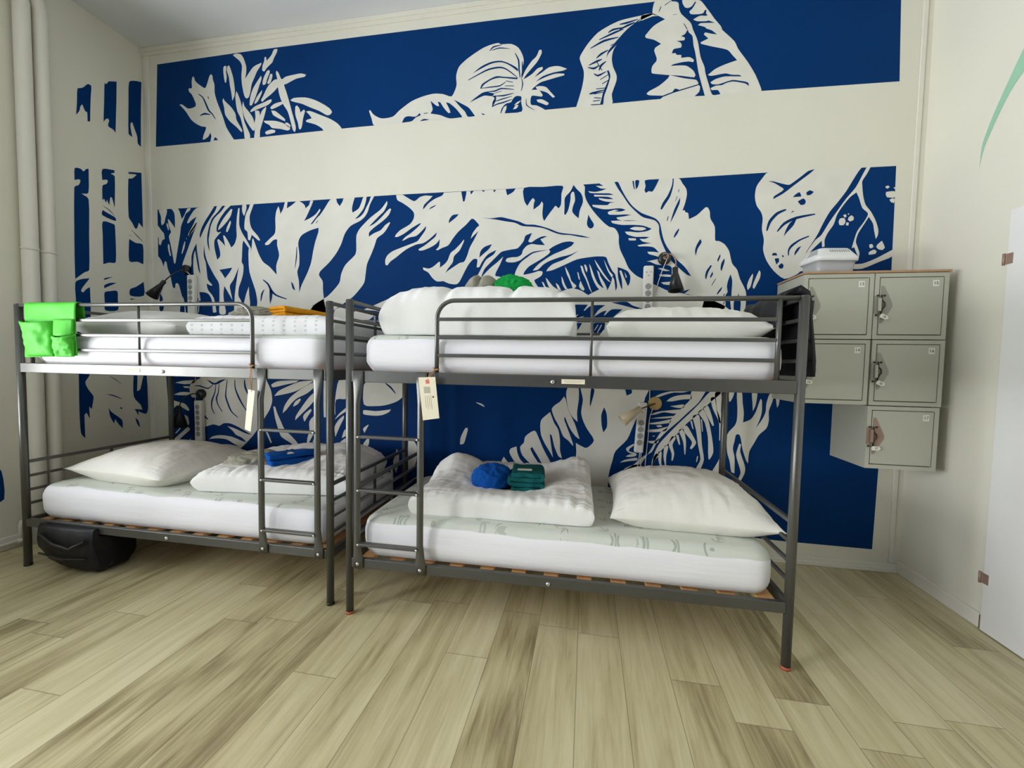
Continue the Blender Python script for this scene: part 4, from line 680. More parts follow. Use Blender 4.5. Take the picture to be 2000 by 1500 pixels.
# ------------------------------------------------------------------ bunk beds
LB, WB, HB = 2.034, .9135, 1.59
G = [1.580, 1.492, 1.406, 1.321]; GL = [.639, .551, .465, .381]
BEDS = {'R': (1.3003, -1.1094, .0096), 'L': (-.8765, -1.0699, .0049)}
def bw(k, u, v, z=0):
    x, y, a = BEDS[k]; c, s = math.cos(a), math.sin(a); return Vector((x+u*c-v*s, y+u*s+v*c, z))
def ang(k): return BEDS[k][2]
def make_bed(k, label):
    x, y, a = BEDS[k]; root = empty('bunk_bed', (x, y, 0), a); tag(root, label, 'bunk bed', 'steel bunk beds along the mural wall')
    F = (lambda u: u) if k == 'R' else (lambda u: LB-u)
    mt = M['metal']; R = .019
    for u in (0, LB):
        for v in (0, WB):
            p = MB(); p.tube([(u,v,.012), (u,v,HB-.004)], R, 18); p.lathe([(R,HB-.004), (R-.003,HB), (.001,HB+.001)], Matrix.Translation((u,v,0)), 18)
            po = p.build('post', mt, root)
            f = MB(); f.tube([(u,v,0), (u,v,.014)], R+.001, 16); f.build('foot_cap', M['foot'] if k == 'R' else M['blackplastic'], po)
    for z0, z1 in ((1.183, 1.239), (.247, .295)):
        for v in (0, WB):
            r = MB(); r.box(R-.004, v-.0125, z0, LB-R+.004, v+.0125, z1); r.build('side_rail', mt, root, bevel=.003)
        for u in (0, LB):
            r = MB(); r.box(u-.011, R-.004, z0, u+.011, WB-R+.004, z1); r.build('end_rail', mt, root, bevel=.003)
        # slats just under the mattress
        zs = z1 - .024
        for i in range(13):
            uu = .075 + i*(LB-.15)/12
            s = MB(); s.box(uu-.034, .014, zs-.006, uu+.034, WB-.014, zs+.010); s.build('slat', M['wood'], root, bevel=.002)
    for u in (0, LB):
        for Z in (G, GL):
            for i, z in enumerate(Z):
                r = MB(); h = .0095 if i == 0 else .0078
                r.box(u-h, R-.005, z-h, u+h, WB-R+.005, z+h); r.build('end_bar', mt, root, bevel=.003)
            s = MB(); s.box(u-.0065, .47-.0065, Z[3], u+.0065, .47+.0065, Z[0]); s.build('end_upright', mt, root)
    # front guard: arched tube plus three bars and uprights
    ua, um, ub = .452, 1.176, 1.942; rr = .085; g = MB(); path = [(F(ua), 0, 1.236), (F(ua), 0, 1.40)]
    for i in range(0, 9):
        t = PI/2*i/8; path.append((F(ua+rr-rr*math.cos(t)), 0, G[0]-rr+rr*math.sin(t)))
    path += [(F(1.2), 0, G[0]), (F(LB-.012), 0, G[0])]
    g.tube(path, .0105, 12, up=(0,1,0)); g.build('guard_tube', mt, root)
    for z in G[1:]:
        r = MB(); u0, u1 = sorted((F(ua), F(ub))); r.box(u0, -.0078, z-.0083, u1, .0078, z+.0083); r.build('guard_bar', mt, root, bevel=.003)
    for uu, w in ((um, .0065), (ub, .0105)):
        s = MB(); s.tube([(F(uu), 0, 1.236), (F(uu), 0, G[0]-.005)], w, 10); s.build('guard_upright', mt, root)
    for i, z in enumerate(G):
        r = MB(); h = .0095 if i == 0 else .0078; r.box(R-.005, WB-h, z-h, LB-R+.005, WB+h, z+h); r.build('guard_bar', mt, root, bevel=.003)
    for uu in (.5, 1.02, 1.54):
        s = MB(); s.box(uu-.0065, WB-.0065, 1.236, uu+.0065, WB+.0065, G[0]); s.build('guard_upright', mt, root)
    # ladder
    for uu in (.055, .384):
        s = MB(); rings = []
        for z, rx, ry, vo in ((.248,.027,.005,-.0185), (.30,.027,.005,-.0185), (.34,.022,.009,-.0215), (.40,.0165,.013,-.0265), (1.08,.0165,.013,-.0265), (1.13,.022,.009,-.0215), (1.175,.027,.005,-.0185), (1.240,.027,.005,-.0185)):
            rings.append([(F(uu)+rx*math.cos(2*PI*q/16), vo+ry*math.sin(2*PI*q/16), z) for q in range(16)])
        st = s.loft(rings).build('ladder_stile', mt, root)
        c = MB(); c.lathe([(.0085,0), (.0085,.003), (.004,.006)], Matrix.Translation((F(uu), -.0232, .272)) @ Matrix.Rotation(PI/2, 4, 'X'), 14); c.build('bolt', M['bolt'], st)
    for z in (.916, .650, .378):
        u0, u1 = sorted((F(.055), F(.384))); r = MB(); r.box(u0+.012, -.043, z-.007, u1-.012, -.012, z+.007); ro = r.build('ladder_rung', mt, root, bevel=.003)
        for uu in (u0+.012, u1-.012):
            c = MB(); c.lathe([(.006,0), (.005,.003), (.001,.004)], Matrix.Translation((uu, -.0425, z)) @ Matrix.Rotation(PI/2, 4, 'X'), 12); c.build('bolt', M['bolt'], ro)
    for uu, z in ((1.008, 1.208), (1.008, .267)):
        c = MB(); c.lathe([(.010,0), (.010,.003), (.006,.007), (.001,.007)], Matrix.Translation((F(uu), -.0125, z)) @ Matrix.Rotation(PI/2, 4, 'X'), 16); c.build('bolt', M['bolt'], root)
    p = MB(); uc = F(1.10) if k == 'R' else F(1.212); p.box(uc-.052, -.0140, 1.201, uc+.052, -.0122, 1.222); pl = lab(p.build('label_plate', M['card'], root), 'small cream paper strip stuck on upper rail')
    p = MB(); p.box(uc-.044, -.0145, 1.214, uc+.046, -.0138, 1.2165); p.box(uc-.036, -.0145, 1.208, uc+.034, -.0138, 1.210); p.build('print_lines', M['cardgrey'], pl)
    return root
make_bed('R', 'grey steel bunk bed nearer the lockers, its ladder at the left end')
make_bed('L', 'grey steel bunk bed beside the heating pipes, its ladder at the right end')

# ------------------------------------------------------------------ soft things
def sgn(x): return -1 if x < 0 else 1
def mattress(k, label, z0, h, m, seed, u0=.055, u1=1.985):
    L, Wd = u1-u0, .865; b = MB(); rnd = .05; NX, NY = 40, 18; rc = .075
    def ring(z, ins):
        P = []; hx, hy = L/2-ins, Wd/2-ins; r = max(rc-ins*.5, .02)
        for cx, cy, a0 in ((hx-r, hy-r, 0), (-hx+r, hy-r, PI/2), (-hx+r, -hy+r, PI), (hx-r, -hy+r, 1.5*PI)):
            for q in range(7): P.append(Vector((cx+r*math.cos(a0+q*PI/12), cy+r*math.sin(a0+q*PI/12), z)))
        # subdivide long sides
        out = []
        for i, p in enumerate(P):
            q = P[(i+1) % len(P)]; n = 1
            if i % 7 == 6: n = 30 if i in (6, 20) else 14
            for t in range(n): out.append(p.lerp(q, t/n))
        for p in out:
            w = noise.noise((p.x*2.2+seed, p.y*2.2, z*3))*.006 + noise.noise((p.x*9+seed, p.y*9, z*16))*.0022
            p.x += sgn(p.x)*w if abs(p.x) > hx-.1 else 0; p.y += sgn(p.y)*w if abs(p.y) > hy-.1 else 0
            p.z += noise.noise((p.x*1.6, p.y*1.6, seed))*.008*(z/h)
        return out
    rings = [ring(0, .075), ring(.0, .045), ring(.012, .018), ring(.04, .002)] + [ring(h*t, -.006*math.sin(PI*t)) for t in (.3, .45, .6, .72)]
    rings += [ring(h-.045+.045*math.sin(t*PI/2), .05*(1-math.cos(t*PI/2))+.0) for t in (.15, .4, .65, .85, 1)] + [ring(h+.002, .12), ring(h+.004, .25)]
    b.loft(rings)
    c = bw(k, (u0+u1)/2, .455, z0); o = b.build('mattress', m, loc=c, rotz=ang(k)); return tag(o, label, 'mattress', 'mattresses on the bunk beds')
mattress('R', 'white mattress with leaf print top on lower bunk nearer the lockers', .284, .212, mattress_mat('mattress_cover_a', .176, .146), 1)
mattress('R', 'white mattress on upper bunk nearer the lockers', 1.228, .193, mattress_mat('mattress_cover_b', .17, .17), 7)
mattress('L', 'white mattress with leaf print top on lower bunk beside heating pipes', .284, .212, mattress_mat('mattress_cover_c', .20, .18), 13, .05, 1.98)
mattress('L', 'white mattress on upper bunk beside heating pipes', 1.228, .193, mattress_mat('mattress_cover_d', .177, .15), 19)

def soft(name, mat, hw, hd, T, p=3.0, e=.5, hs=.35, ear=.05, wr=.006, gat=.004, seed=0, N=80, bumps=(), quilt=(), flat=2.5, drop=None, fs=42):
    """puffed cloth body: domed top, flattened underside at z=0, pinched corners, wrinkles gathered at the seams"""
    b = MB(); S = [math.sin(PI/2*(-1+2*i/N)) for i in range(N+1)]
    def pt(s, t, top):
        f = (max(0, 1-abs(s)**p) * max(0, 1-abs(t)**p))**e
        ox = hw*s*(1-ear*(1-t*t)*abs(s)) + hw*.015*noise.noise((t*3, seed, s)); oy = hd*t*(1-ear*(1-s*s)*abs(t)) + hd*.02*noise.noise((s*3, seed+5, t))
        if top:
            z = hs*T + (1-hs)*T*f
            for bs, bt, am, sg in bumps: z += am*math.exp(-((s-bs)**2+(t-bt)**2)/(2*sg*sg))*min(1, f*1.6)
            for qs, dep, wd in quilt: z -= dep*math.exp(-((s-qs)/wd)**2)*f; 
            w = wr*(noise.noise((ox*9+seed, oy*9, 1.3)) + .7*(1-abs(noise.noise((ox*14+seed, oy*7, 4.1)))*2) + .35*noise.noise((ox*34, oy*22, seed)))
            gt = gat*(1-2*abs(noise.noise((ox*fs+seed, oy*3.5, 2.2))))*(abs(t)**2) + gat*(1-2*abs(noise.noise((ox*3.5+seed, oy*fs, 7.2))))*(abs(s)**2)
            z += (w+gt)*min(1, f*2.2)
            z = max(z, .004)
        else: z = hs*T*(1-min(1, f*flat)) + .001
        return Vector((ox, oy, z))
    top = [[pt(s, t, True) for s in S] for t in S]; bot = [[pt(s, t, False) for s in S] for t in S]
    def push(P, s, t):   # seam side bulge for the wrinkle of quilted lines
        return P
    n = N+1; b.v += [tuple(q) for r in top for q in r]
    ib = {}; 
    for j in range(n):
        for i in range(n):
            if i in (0, N) or j in (0, N): ib[(i, j)] = j*n+i
            else: ib[(i, j)] = len(b.v); b.v.append(tuple(bot[j][i]))
    for j in range(N):
        for i in range(N):
            b.face((j*n+i, j*n+i+1, (j+1)*n+i+1, (j+1)*n+i), 0, True)
            b.face((ib[i,j], ib[i,j+1], ib[i+1,j+1], ib[i+1,j]), 0, True)
    return b.build(name, mat)
def put(o, k, u, v, z, rot=0, tilt=0, tiltx=0):
    o.location = bw(k, u, v, z); o.rotation_euler = (tiltx, tilt, ang(k)+rot); return o
ZT, ZU = .499, 1.424
GP, GD = 'pillows on the bunks', 'folded duvets on the bunks'
o = put(soft('pillow', M['pillow'], .385, .37, .215, p=2.6, e=.62, hs=.26, ear=.07, wr=.007, gat=.008, seed=3, bumps=[(.3,-.35,.015,.4)]), 'R', 1.685, .475, ZT-.002, -.03)
tag(o, 'plump ivory pillow on lower bunk nearer the lockers, right of folded duvet', 'pillow', GP)
o = put(soft('pillow', M['pillow'], .375, .31, .165, p=3.0, e=.55, hs=.30, ear=.05, wr=.008, gat=.006, seed=9), 'R', 1.615, .44, ZU-.002, .01)
tag(o, 'ivory pillow on upper bunk nearer the lockers, behind guard bars', 'pillow', GP)
o = put(soft('pillow', M['pillow'], .42, .36, .20, p=2.4, e=.66, hs=.36, ear=.05, wr=.005, gat=.004, seed=15), 'L', .525, .455, ZT-.002, -.10)
tag(o, 'plump ivory pillow on lower bunk beside heating pipes', 'pillow', GP)
o = put(soft('pillow', M['pillow_grey'], .43, .33, .17, p=2.6, e=.6, hs=.32, ear=.05, wr=.004, gat=.003, seed=21), 'L', .515, .47, ZU-.002, .0)
tag(o, 'flat grey-white pillow on upper bunk beside heating pipes', 'pillow', GP)
o = put(soft('duvet', M['duvet'], .475, .345, .115, p=7, e=.30, hs=.42, ear=.0, wr=.008, gat=.009, seed=31, N=110, fs=30,
    bumps=[(-.72,.35,.105,.24), (.86,.72,.085,.25), (.78,-.1,.03,.3), (0,.95,.035,.5), (-.1,-.05,-.04,.36), (.35,.2,-.025,.3)]), 'R', .735, .455, ZT, .02)
tag(o, 'white duvet folded into a square on lower bunk nearer the lockers, under teal towel', 'duvet', GD)
o = put(soft('duvet', M['duvet'], .50, .36, .262, p=5, e=.34, hs=.34, ear=.01, wr=.007, gat=.007, seed=41, N=110, fs=14, bumps=[(-.75,0,.02,.35), (.8,.1,.02,.3)], quilt=[(-.31,.030,.05), (.36,.030,.05), (.82,.014,.03)]), 'R', .60, .46, ZU, .0)
tag(o, 'tall puffy white folded duvet on upper bunk nearer the lockers', 'duvet', GD)
o = put(soft('duvet', M['duvet'], .475, .33, .135, p=5, e=.36, hs=.40, ear=.0, wr=.007, gat=.008, seed=51, N=110, fs=34, bumps=[(.62,-.1,.045,.3), (-.2,.85,.05,.4), (.5,.9,.05,.3), (-.15,-.1,-.025,.3)]), 'L', 1.48, .50, ZT, .13)
tag(o, 'white duvet folded on lower bunk beside heating pipes, behind the ladder', 'duvet', GD)
o = put(soft('duvet', M['grid'], .475, .31, .118, p=7, e=.3, hs=.40, ear=.0, wr=.004, gat=.003, seed=61, N=90, fs=20, bumps=[(-.75,.3,.025,.3)]), 'L', 1.50, .44, ZU, .0)
tag(o, 'white folded blanket with dashed grey lines on upper bunk beside heating pipes', 'duvet', GD)

def folded(name, mat, w, d, th, layers, seed, taper=.0, rough=.004, squash=1.0):
    """a cloth folded back and forth: the front shows the loops of its layers"""
    C = []; r = th/2; x0, x1 = -w/2, w/2
    for i in range(layers):
        z = th*(i+.5); a, c = (x0+r, x1-r) if i % 2 == 0 else (x1-r, x0+r)
        for q in range(9): C.append((a+(c-a)*q/8, z))
        if i < layers-1:
            sg = 1 if i % 2 == 0 else -1
            for q in range(1, 6): t = -PI/2+PI*q/6; C.append((c+sg*r*math.cos(t)*1.0, z+r+r*math.sin(t)))
    n = len(C); rows = []; J = 14; half = th*.43
    for j in range(J+1):
        t = j/J; ring_o, ring_i = [], []; y = -d/2+d*t; sc = 1-taper*t; rnd = 1-.12*(2*t-1)**6
        for i, (x, z) in enumerate(C):
            a = C[max(i-1,0)]; c = C[min(i+1,n-1)]; tx, tz = c[0]-a[0], c[1]-a[1]; L = math.hypot(tx,tz) or 1; nx, nz = -tz/L, tx/L
            w1 = rough*noise.noise((x*18+seed, y*14, z*18)); h = half*rnd
            ring_o.append(((x+nx*h)*sc, y+rough*2*noise.noise((x*15, z*30, seed)), max(.001,(z+nz*h+w1)*squash*(1-taper*.6*t))))
            ring_i.append(((x-nx*h)*sc, y+rough*2*noise.noise((x*15, z*30, seed)), max(.001,(z-nz*h+w1)*squash*(1-taper*.6*t))))
        rows.append(ring_o+ring_i[::-1])
    b = MB(); b.loft(rows, cap=False)
    k = 2*n
    for base in (0, J*k):
        for i in range(n-1): b.face((base+i, base+i+1, base+k-2-i, base+k-1-i), 0, False)
    return b.build(name, mat)
def bundle(name, mat, rx, ry, rz, seed, amp=.16, fr=3.2, lobes=0, flatten=.35, ridge=1.0):
    bm = bmesh.new(); bmesh.ops.create_icosphere(bm, subdivisions=5, radius=1)
    for v in bm.verts:
        p = v.co.copy()
        q = p*fr+Vector((seed, seed*.7, 0)); wv = Vector((noise.noise(q*.7+Vector((3,0,0))), noise.noise(q*.7+Vector((0,7,0))), noise.noise(q*.7+Vector((0,0,9)))))*.7
        d = amp*((1-2*abs(noise.noise(q+wv)))*ridge*.6 + .5*noise.noise(q*.55) + .28*(1-2*abs(noise.noise(q*2.3+wv))))
        if lobes: d -= lobes*math.exp(-(p.x/.16)**2)*max(0, .55+p.z*.6-p.y*.3)
        p *= 1+d; p.x *= rx; p.y *= ry; p.z *= rz; lo = -rz*flatten
        if p.z < lo: p.z = lo + (p.z-lo)*.06
        p.z -= lo*1.0 - rz*.06; v.co = p
    me = bpy.data.meshes.new(name); bm.to_mesh(me); bm.free(); me.materials.append(mat)
    me.polygons.foreach_set('use_smooth', [True]*len(me.polygons)); o = bpy.data.objects.new(name, me); COL.objects.link(o); return o
# lower bunk, nearer the lockers
ZD = .575
o = put(folded('throw', M['dark'], .40, .24, .012, 2, 3, rough=.003), 'R', .735, .425, ZD-.012, .04); tag(o, 'folded charcoal throw under blue and teal towels on lower duvet', 'throw')
fr = MB()
for i in range(16):
    y = -.11+.22*i/15; fr.tube([(.195, y, .012), (.212+.008*math.sin(i*2.3), y+.004*math.cos(i), .014), (.226+.012*math.sin(i*1.7), y+.01*math.sin(i*3.1), .004)], .0028, 5)
lab(fr.build('fringe', M['string'], o), 'brown tassel fringe')
fl = MB(); fl.box(-.06, -.1215, .002, -.008, -.12, .017); lab(fl.build('care_label', M['paper'], o), 'white care label')
o = put(bundle('towel', M['blue'], .108, .10, .083, 4.2, .20, 2.6), 'R', .643, .41, ZD+.014, .3); tag(o, 'crumpled royal blue cloth bundle left of teal towel on lower bunk', 'towel', 'linen left on the bunks')
o = put(folded('towel', M['teal'], .185, .20, .0275, 4, 8, rough=.007), 'R', .842, .405, ZD+.014, .10); tag(o, 'folded teal towel with white label on lower bunk', 'towel', 'linen left on the bunks')
s = MB(); s.box(-.048, -.045, .1085, .032, -.015, .1115); lab(s.build('care_label', M['paper'], o), 'white care label')
# upper bunk, nearer the lockers
ZD = 1.672
o = put(bundle('towel', M['greycloth'], .093, .085, .085, 7.7, .10, 1.6, lobes=.34), 'R', .560, .44, ZD, -.1); tag(o, 'grey cloth bundle left of bright green towel on upper bunk', 'towel', 'linen left on the bunks')
o = put(bundle('towel', M['towel_green'], .112, .095, .074, 2.9, .24, 2.9, flatten=.4), 'R', .735, .46, ZD, .2); tag(o, 'crumpled bright green towel on tall duvet of upper bunk', 'towel', 'linen left on the bunks')
# lower bunk beside the pipes
ZD = .612
o = put(bundle('towel', M['greycloth'], .155, .125, .062, 11.1, .22, 2.4), 'L', 1.235, .40, ZD-.01, .15); tag(o, 'crumpled grey cloth bundle left of blue folded towel on lower bunk', 'towel', 'linen left on the bunks')
o = put(bundle('towel', M['dark'], .06, .05, .05, 5.1, .18, 2.4), 'L', 1.40, .52, ZD+.0, .15); tag(o, 'small dark cloth lump behind ladder stile on lower bunk', 'towel', 'linen left on the bunks')
o = put(folded('towel', M['blue'], .165, .29, .032, 3, 14, taper=.15, rough=.010), 'L', 1.475, .44, ZD-.012, -.62); tag(o, 'folded royal blue towel behind ladder on lower bunk beside pipes', 'towel', 'linen left on the bunks')
s = MB(); s.box(-.02, -.04, .0865, .045, .0, .0895); lab(s.build('care_label', M['paper'], o), 'white care label')
# upper bunk beside the pipes
ZD = 1.534
o = put(bundle('towel', M['greycloth'], .145, .10, .052, 17.3, .24, 3.0), 'L', 1.285, .37, ZD, .1); tag(o, 'crumpled grey cloth bundle left of mustard towel on upper bunk', 'towel', 'linen left on the bunks')
o = put(folded('towel', M['mustard'], .205, .30, .0195, 4, 23, taper=.22, rough=.004), 'L', 1.535, .44, ZD-.002, -.42); tag(o, 'folded mustard towel on dashed blanket of upper bunk', 'towel', 'linen left on the bunks')

# green hanging organiser on the left upper guard
def organiser():
    root = empty('bed_organiser', bw('L', .265, -.02, 1.28), ang('L')); tag(root, 'bright green fabric pocket organiser hanging over guard rail of left upper bunk', 'organiser')
    b = MB(); rows = []
    for j in range(25):
        t = j/24; row = []
        for i in range(25):
            s = -1+2*i/24; x = .190*s*(1-.03*math.sin(PI*t)); wv = .006*noise.noise((x*9, t*4, 2))
            if t < .2: a = t/.2*PI; y = .019+.0185*math.cos(a)+.0; z = .305+.0175*math.sin(a); y, z = .0195+.0195*math.cos(a), .300+.0165*math.sin(a)
            else: y = 0+wv-.002; z = .300*(1-(t-.2)/.8) + .01*s*(t-.2)
            row.append((x, y, z))
        rows.append(row)
    rows = [[(x, .045, .22) for x, y, z in rows[0]]] + rows
    b.grid(rows); o = b.build('back_panel', M['green'], root); sm = o.modifiers.new('thick', 'SOLIDIFY'); sm.thickness = .003
    def pocket(x0, x1, z0, z1, bulge, seed, lean):
        b = MB(); rows = []
        for j in range(21):
            t = j/20; row = []
            for i in range(21):
                s = i/20; bl = bulge*math.sin(PI*min(1, max(0, s)))**.5*(.25+.75*t**.6)*(1-.15*t)
                w = .012*noise.noise((s*3.2+seed, t*3.2, .7)) + .006*noise.noise((s*8, t*8, seed)); edge = min(1, 6*min(s, 1-s)+.15)*min(1, 6*t+.1)
                row.append((x0+(x1-x0)*s+lean*t*(1-s)+.006*noise.noise((t*4, seed, 0)), -.006-bl-w*edge, z0+(z1-z0)*t-.02*t*math.sin(PI*s)*.6))
            rows.append(row)
        rows.append([(x, y+.012, z-.004) for x, y, z in rows[-1]]); rows.append([(x, -.004, z-.03) for x, y, z in rows[-2]])
        b.grid(rows); o = b.build('pocket', M['green'], root); sm = o.modifiers.new('thick', 'SOLIDIFY'); sm.thickness = .003
    pocket(-.165, .035, .002, .205, .055, 3, -.035); pocket(.042, .178, .002, .120, .045, 8, 0); 
    b = MB(); rows = [[(.03+.15*i/10, -.008-.03*math.sin(PI*i/10)*(.3+.7*j/8), .215-.085*j/8-.012*math.sin(PI*i/10)*j/8) for i in range(11)] for j in range(9)]
    b.grid(rows); o = b.build('pocket_flap', M['green'], root); sm = o.modifiers.new('thick', 'SOLIDIFY'); sm.thickness = .003
organiser()

# black bag leaning on the lower rail
def bag():
    prof = [(.02,.0), (-.018,.03), (-.045,.10), (-.058,.20), (-.052,.270), (-.036,.288), (-.0185,.280), (-.0175,.235), (.05,.228), (.20,.21), (.26,.14), (.255,.05), (.20,.0), (.10,.0)]
    b = MB(); rings = []; N = 26
    for i in range(N+1):
        t = i/N; e = (1-abs(2*t-1)**5)**.4 if 0 < t < 1 else .25; ring = []; x = .145+.41*t
        for v, z in prof:
            vv = .0+(v-.0)*(e if v > 0 else max(e, .75)); zc = .13; zz = zc+(z-zc)*(.62+.38*e) if z < zc else z
            low = .045*max(0, .45-t)*2.0 if z < .12 else 0
            on = .5 if -.03 < v < -.0 and z > .2 else 1
            ring.append((x + .012*noise.noise((v*9, z*9, 3+t)), vv+on*.006*noise.noise((x*16, z*14, v*9)), max(.001, zz+low+on*.005*noise.noise((x*14, v*14, z*5)))))
        rings.append(ring)
    b.loft(rings); x, y, a = BEDS['L']; o = b.build('bag', M['black'], loc=(x, y, 0), rotz=a); tag(o, 'black fabric bag on the floor leaning under left end of lower bunk', 'bag')
    s = MB(); s.tube([(.20,-.062,.24), (.30,-.070,.19), (.42,-.070,.17), (.52,-.060,.22)], .008, 8); s.tube([(.18,-.058,.12), (.34,-.062,.10), (.51,-.05,.11)], .005, 8); s.build('strap', M['blackplastic'], o)
bag()
# black jacket thrown over the end rails beside the lockers
def jacket():
    cl = [(LB-.040,1.470), (LB-.036,1.53), (LB-.03,1.575), (LB-.018,1.605), (LB+.003,1.612), (LB+.024,1.602), (LB+.036,1.57), (LB+.042,1.50), (LB+.05,1.40), (LB+.058,1.32), (LB+.062,1.255)]
    b = MB(); NV = 34; outer, inner = [], []
    for i, (u, z) in enumerate(cl):
        a = cl[max(i-1,0)]; c = cl[min(i+1,len(cl)-1)]; tu, tz = c[0]-a[0], c[1]-a[1]; L = math.hypot(tu,tz); nu, nz = -tz/L, tu/L; ro, ri = [], []
        for j in range(NV+1):
            t = j/NV; v = .045+.53*t; th = .022+.014*noise.noise((v*9, i*.6, 1)) + (.02 if i > 6 else 0)*math.sin(PI*t)
            if i < 4: v = .12+.42*t
            ri.append((u, v, z)); ro.append((u+nu*th, v+.01*noise.noise((i*.5, t*4, 3)), z+nz*th+.014*noise.noise((t*5, i*.4, 2))))
        outer.append(ro); inner.append(ri)
    b.loft([o+i[::-1] for o, i in zip(outer, inner)])
    x, y, a = BEDS['R']; o = b.build('jacket', M['black'], loc=(x, y, 0), rotz=a); tag(o, 'black jacket draped over end rails of right upper bunk beside lockers', 'jacket')
    s = MB(); rings = []
    for i in range(9):
        t = i/8; p = (LB+.085+.012*math.sin(t*3), .16+.10*t, 1.585-.26*t); r = .030-.006*t
        rings.append([(p[0]+r*.8*math.cos(2*PI*q/12), p[1]+r*1.3*math.sin(2*PI*q/12), p[2]+.004*math.sin(q*2+i)) for q in range(12)])
    s.loft(rings); s.build('sleeve', M['black'], o)
jacket()

# paper tags
def papertag(k, pts, knot, label, printed):
    P = [Vector(p) for p in pts]; o0 = (P[0]+P[1])/2; root = empty('paper_tag', bw(k, o0.x, o0.y, o0.z), ang(k)); tag(root, label, 'tag', 'paper tags on the ladders')
    Q = [p-o0 for p in P]; nrm = (Q[1]-Q[0]).cross(Q[3]-Q[0]).normalized()*.0008
    b = MB(); b.loft([[q-nrm for q in Q], [q+nrm for q in Q]], sm=False); c = b.build('card', M['card'], root)
    ex, ez = (Q[1]-Q[0]), (Q[3]-Q[0]); fr = -1 if nrm.y > 0 else 1
    def R(x0, y0, x1, y1, m, nm):
        r = MB(); off = nrm*fr*1.7; pts = [Q[0]+ex*x+ez*y for x, y in ((x0,y0),(x1,y0),(x1,y1),(x0,y1))]
        r.loft([[p+nrm*fr*.9 for p in pts], [p+off for p in pts]], sm=False); r.build(nm, m, c)
    if printed:
        R(.40,.06,.62,.15, M['redmark'], 'red_mark'); R(.25,.22,.62,.37, M['cardgrey'], 'grey_print')
        for i in range(4): R(.28+.11*i,.42,.30+.11*i,.70+.05*(i % 2), M['cardgrey'], 'text_line')
        R(.72,.44,.80,.48, M['ink'], 'number_mark')
    s = MB(); kn = Vector(knot)-o0; hole = Q[0]+ex*.5+ez*.05
    s.tube([hole, (hole+kn)*.5+Vector((.006,-.004,0)), kn], .0022, 6); s.tube([hole+Vector((.004,0,0)), (hole+kn)*.5+Vector((-.006,-.006,0)), kn], .0022, 6)
    for i in range(7):
        a = i*2.1; s.tube([kn, kn+Vector((.016*math.cos(a), -.006, .014*math.sin(a)))], .003, 6)
    lp = [kn+Vector((.015*math.cos(q*PI/6), .0145*math.sin(q*PI/6)+.0145+.0, .004)) for q in range(0, 13)]
    s.tube(lp, .0022, 6); s.build('string', M['string'], root)
papertag('R', [(.379,-.046,1.215), (.461,-.044,1.219), (.484,-.047,1.026), (.404,-.049,1.013)], (.450,-.016,1.252), 'printed cream card tag hanging on brown string from right bunk guard', True)
papertag('L', [(1.594,-.044,1.128), (1.642,-.054,1.121), (1.618,-.058,.908), (1.574,-.048,.918)], (1.588,-.016,1.25), 'blank cream card tag hanging on brown string from left bunk guard', False)

# ------------------------------------------------------------------ wall lamps and socket strips
GLP, GST = 'reading lamps on the mural wall', 'socket strips on the mural wall'
def arc(P, n=8):
    P = [Vector(p) for p in P]; out = []
    for i in range(len(P)-1):
        p0 = P[max(i-1,0)]; p1, p2 = P[i], P[i+1]; p3 = P[min(i+2, len(P)-1)]
        for q in range(n):
            t = q/n; out.append(.5*((2*p1)+(p2-p0)*t+(2*p0-5*p1+4*p2-p3)*t*t+(3*p1-p0-3*p2+p3)*t**3))
    return out+[P[-1]]
def lamp(base, neck, tip, mouth, r0, r1, ms, mb, mn, label, rb, hb, coil=False):
    B = Vector(base); root = empty('wall_lamp', base); tag(root, label, 'lamp', GLP)
    r = MB(); T = Matrix.Rotation(PI/2, 4, 'X'); r.lathe([(rb,0), (rb,hb*.75), (rb*.85,hb), (.006,hb*1.05)], T, 24); r.build('wall_rosette', mb, root)
    n = MB(); path = [p-B for p in arc([Vector((B.x, -hb, B.z))]+[Vector(q) for q in neck]+[Vector(tip)])]
    if coil:
        sp = [Vector((.024*math.cos(a)*(a/9), -hb-.004-.004*a, .024*math.sin(a)*(a/9))) for a in [q*.35 for q in range(0, 26)]]; n.tube(sp, .005, 8)
    n.tube(path, .0045, 10); n.build('gooseneck', mn, root)
    t, m = Vector(tip)-B, Vector(mouth)-B; ax = (m-t).normalized(); L = (m-t).length; R = ax.to_track_quat('Z', 'Y').to_matrix().to_4x4(); R.translation = t
    s = MB(); s.lathe([(r0*.7,-.012), (r0,-.008), (r0,.03), (r0*1.12,.034), (r1,L), (r1-.004,L), (r0*.95,.04), (.004,.038)], R, 28, cap=False); sh = s.build('lamp_shade', ms, root)
    bl = MB(); bl.lathe([(.002,.038), (.014,.045), (.020,L*.62), (.016,L*.78), (.002,L*.84)], R, 18); bl.build('bulb', M['plastic'], sh)
lamp((-.866,-.001,2.026), [(-.885,-.075,1.995), (-.905,-.125,1.945)], (-.935,-.15,1.895), (-1.028,-.17,1.782), .016, .046, M['blackplastic'], M['blackplastic'], M['lightblack'], 'black gooseneck lamp above left upper bunk, shade tilted to the left', .036, .034)
lamp((-.746,-.001,.984), [(-.79,-.055,.985), (-.845,-.085,.945)], (-.880,-.09,.872), (-.888,-.09,.710), .016, .062, M['blackplastic'], M['blackplastic'], M['lightblack'], 'black gooseneck lamp under left upper bunk, shade hanging down', .040, .03)
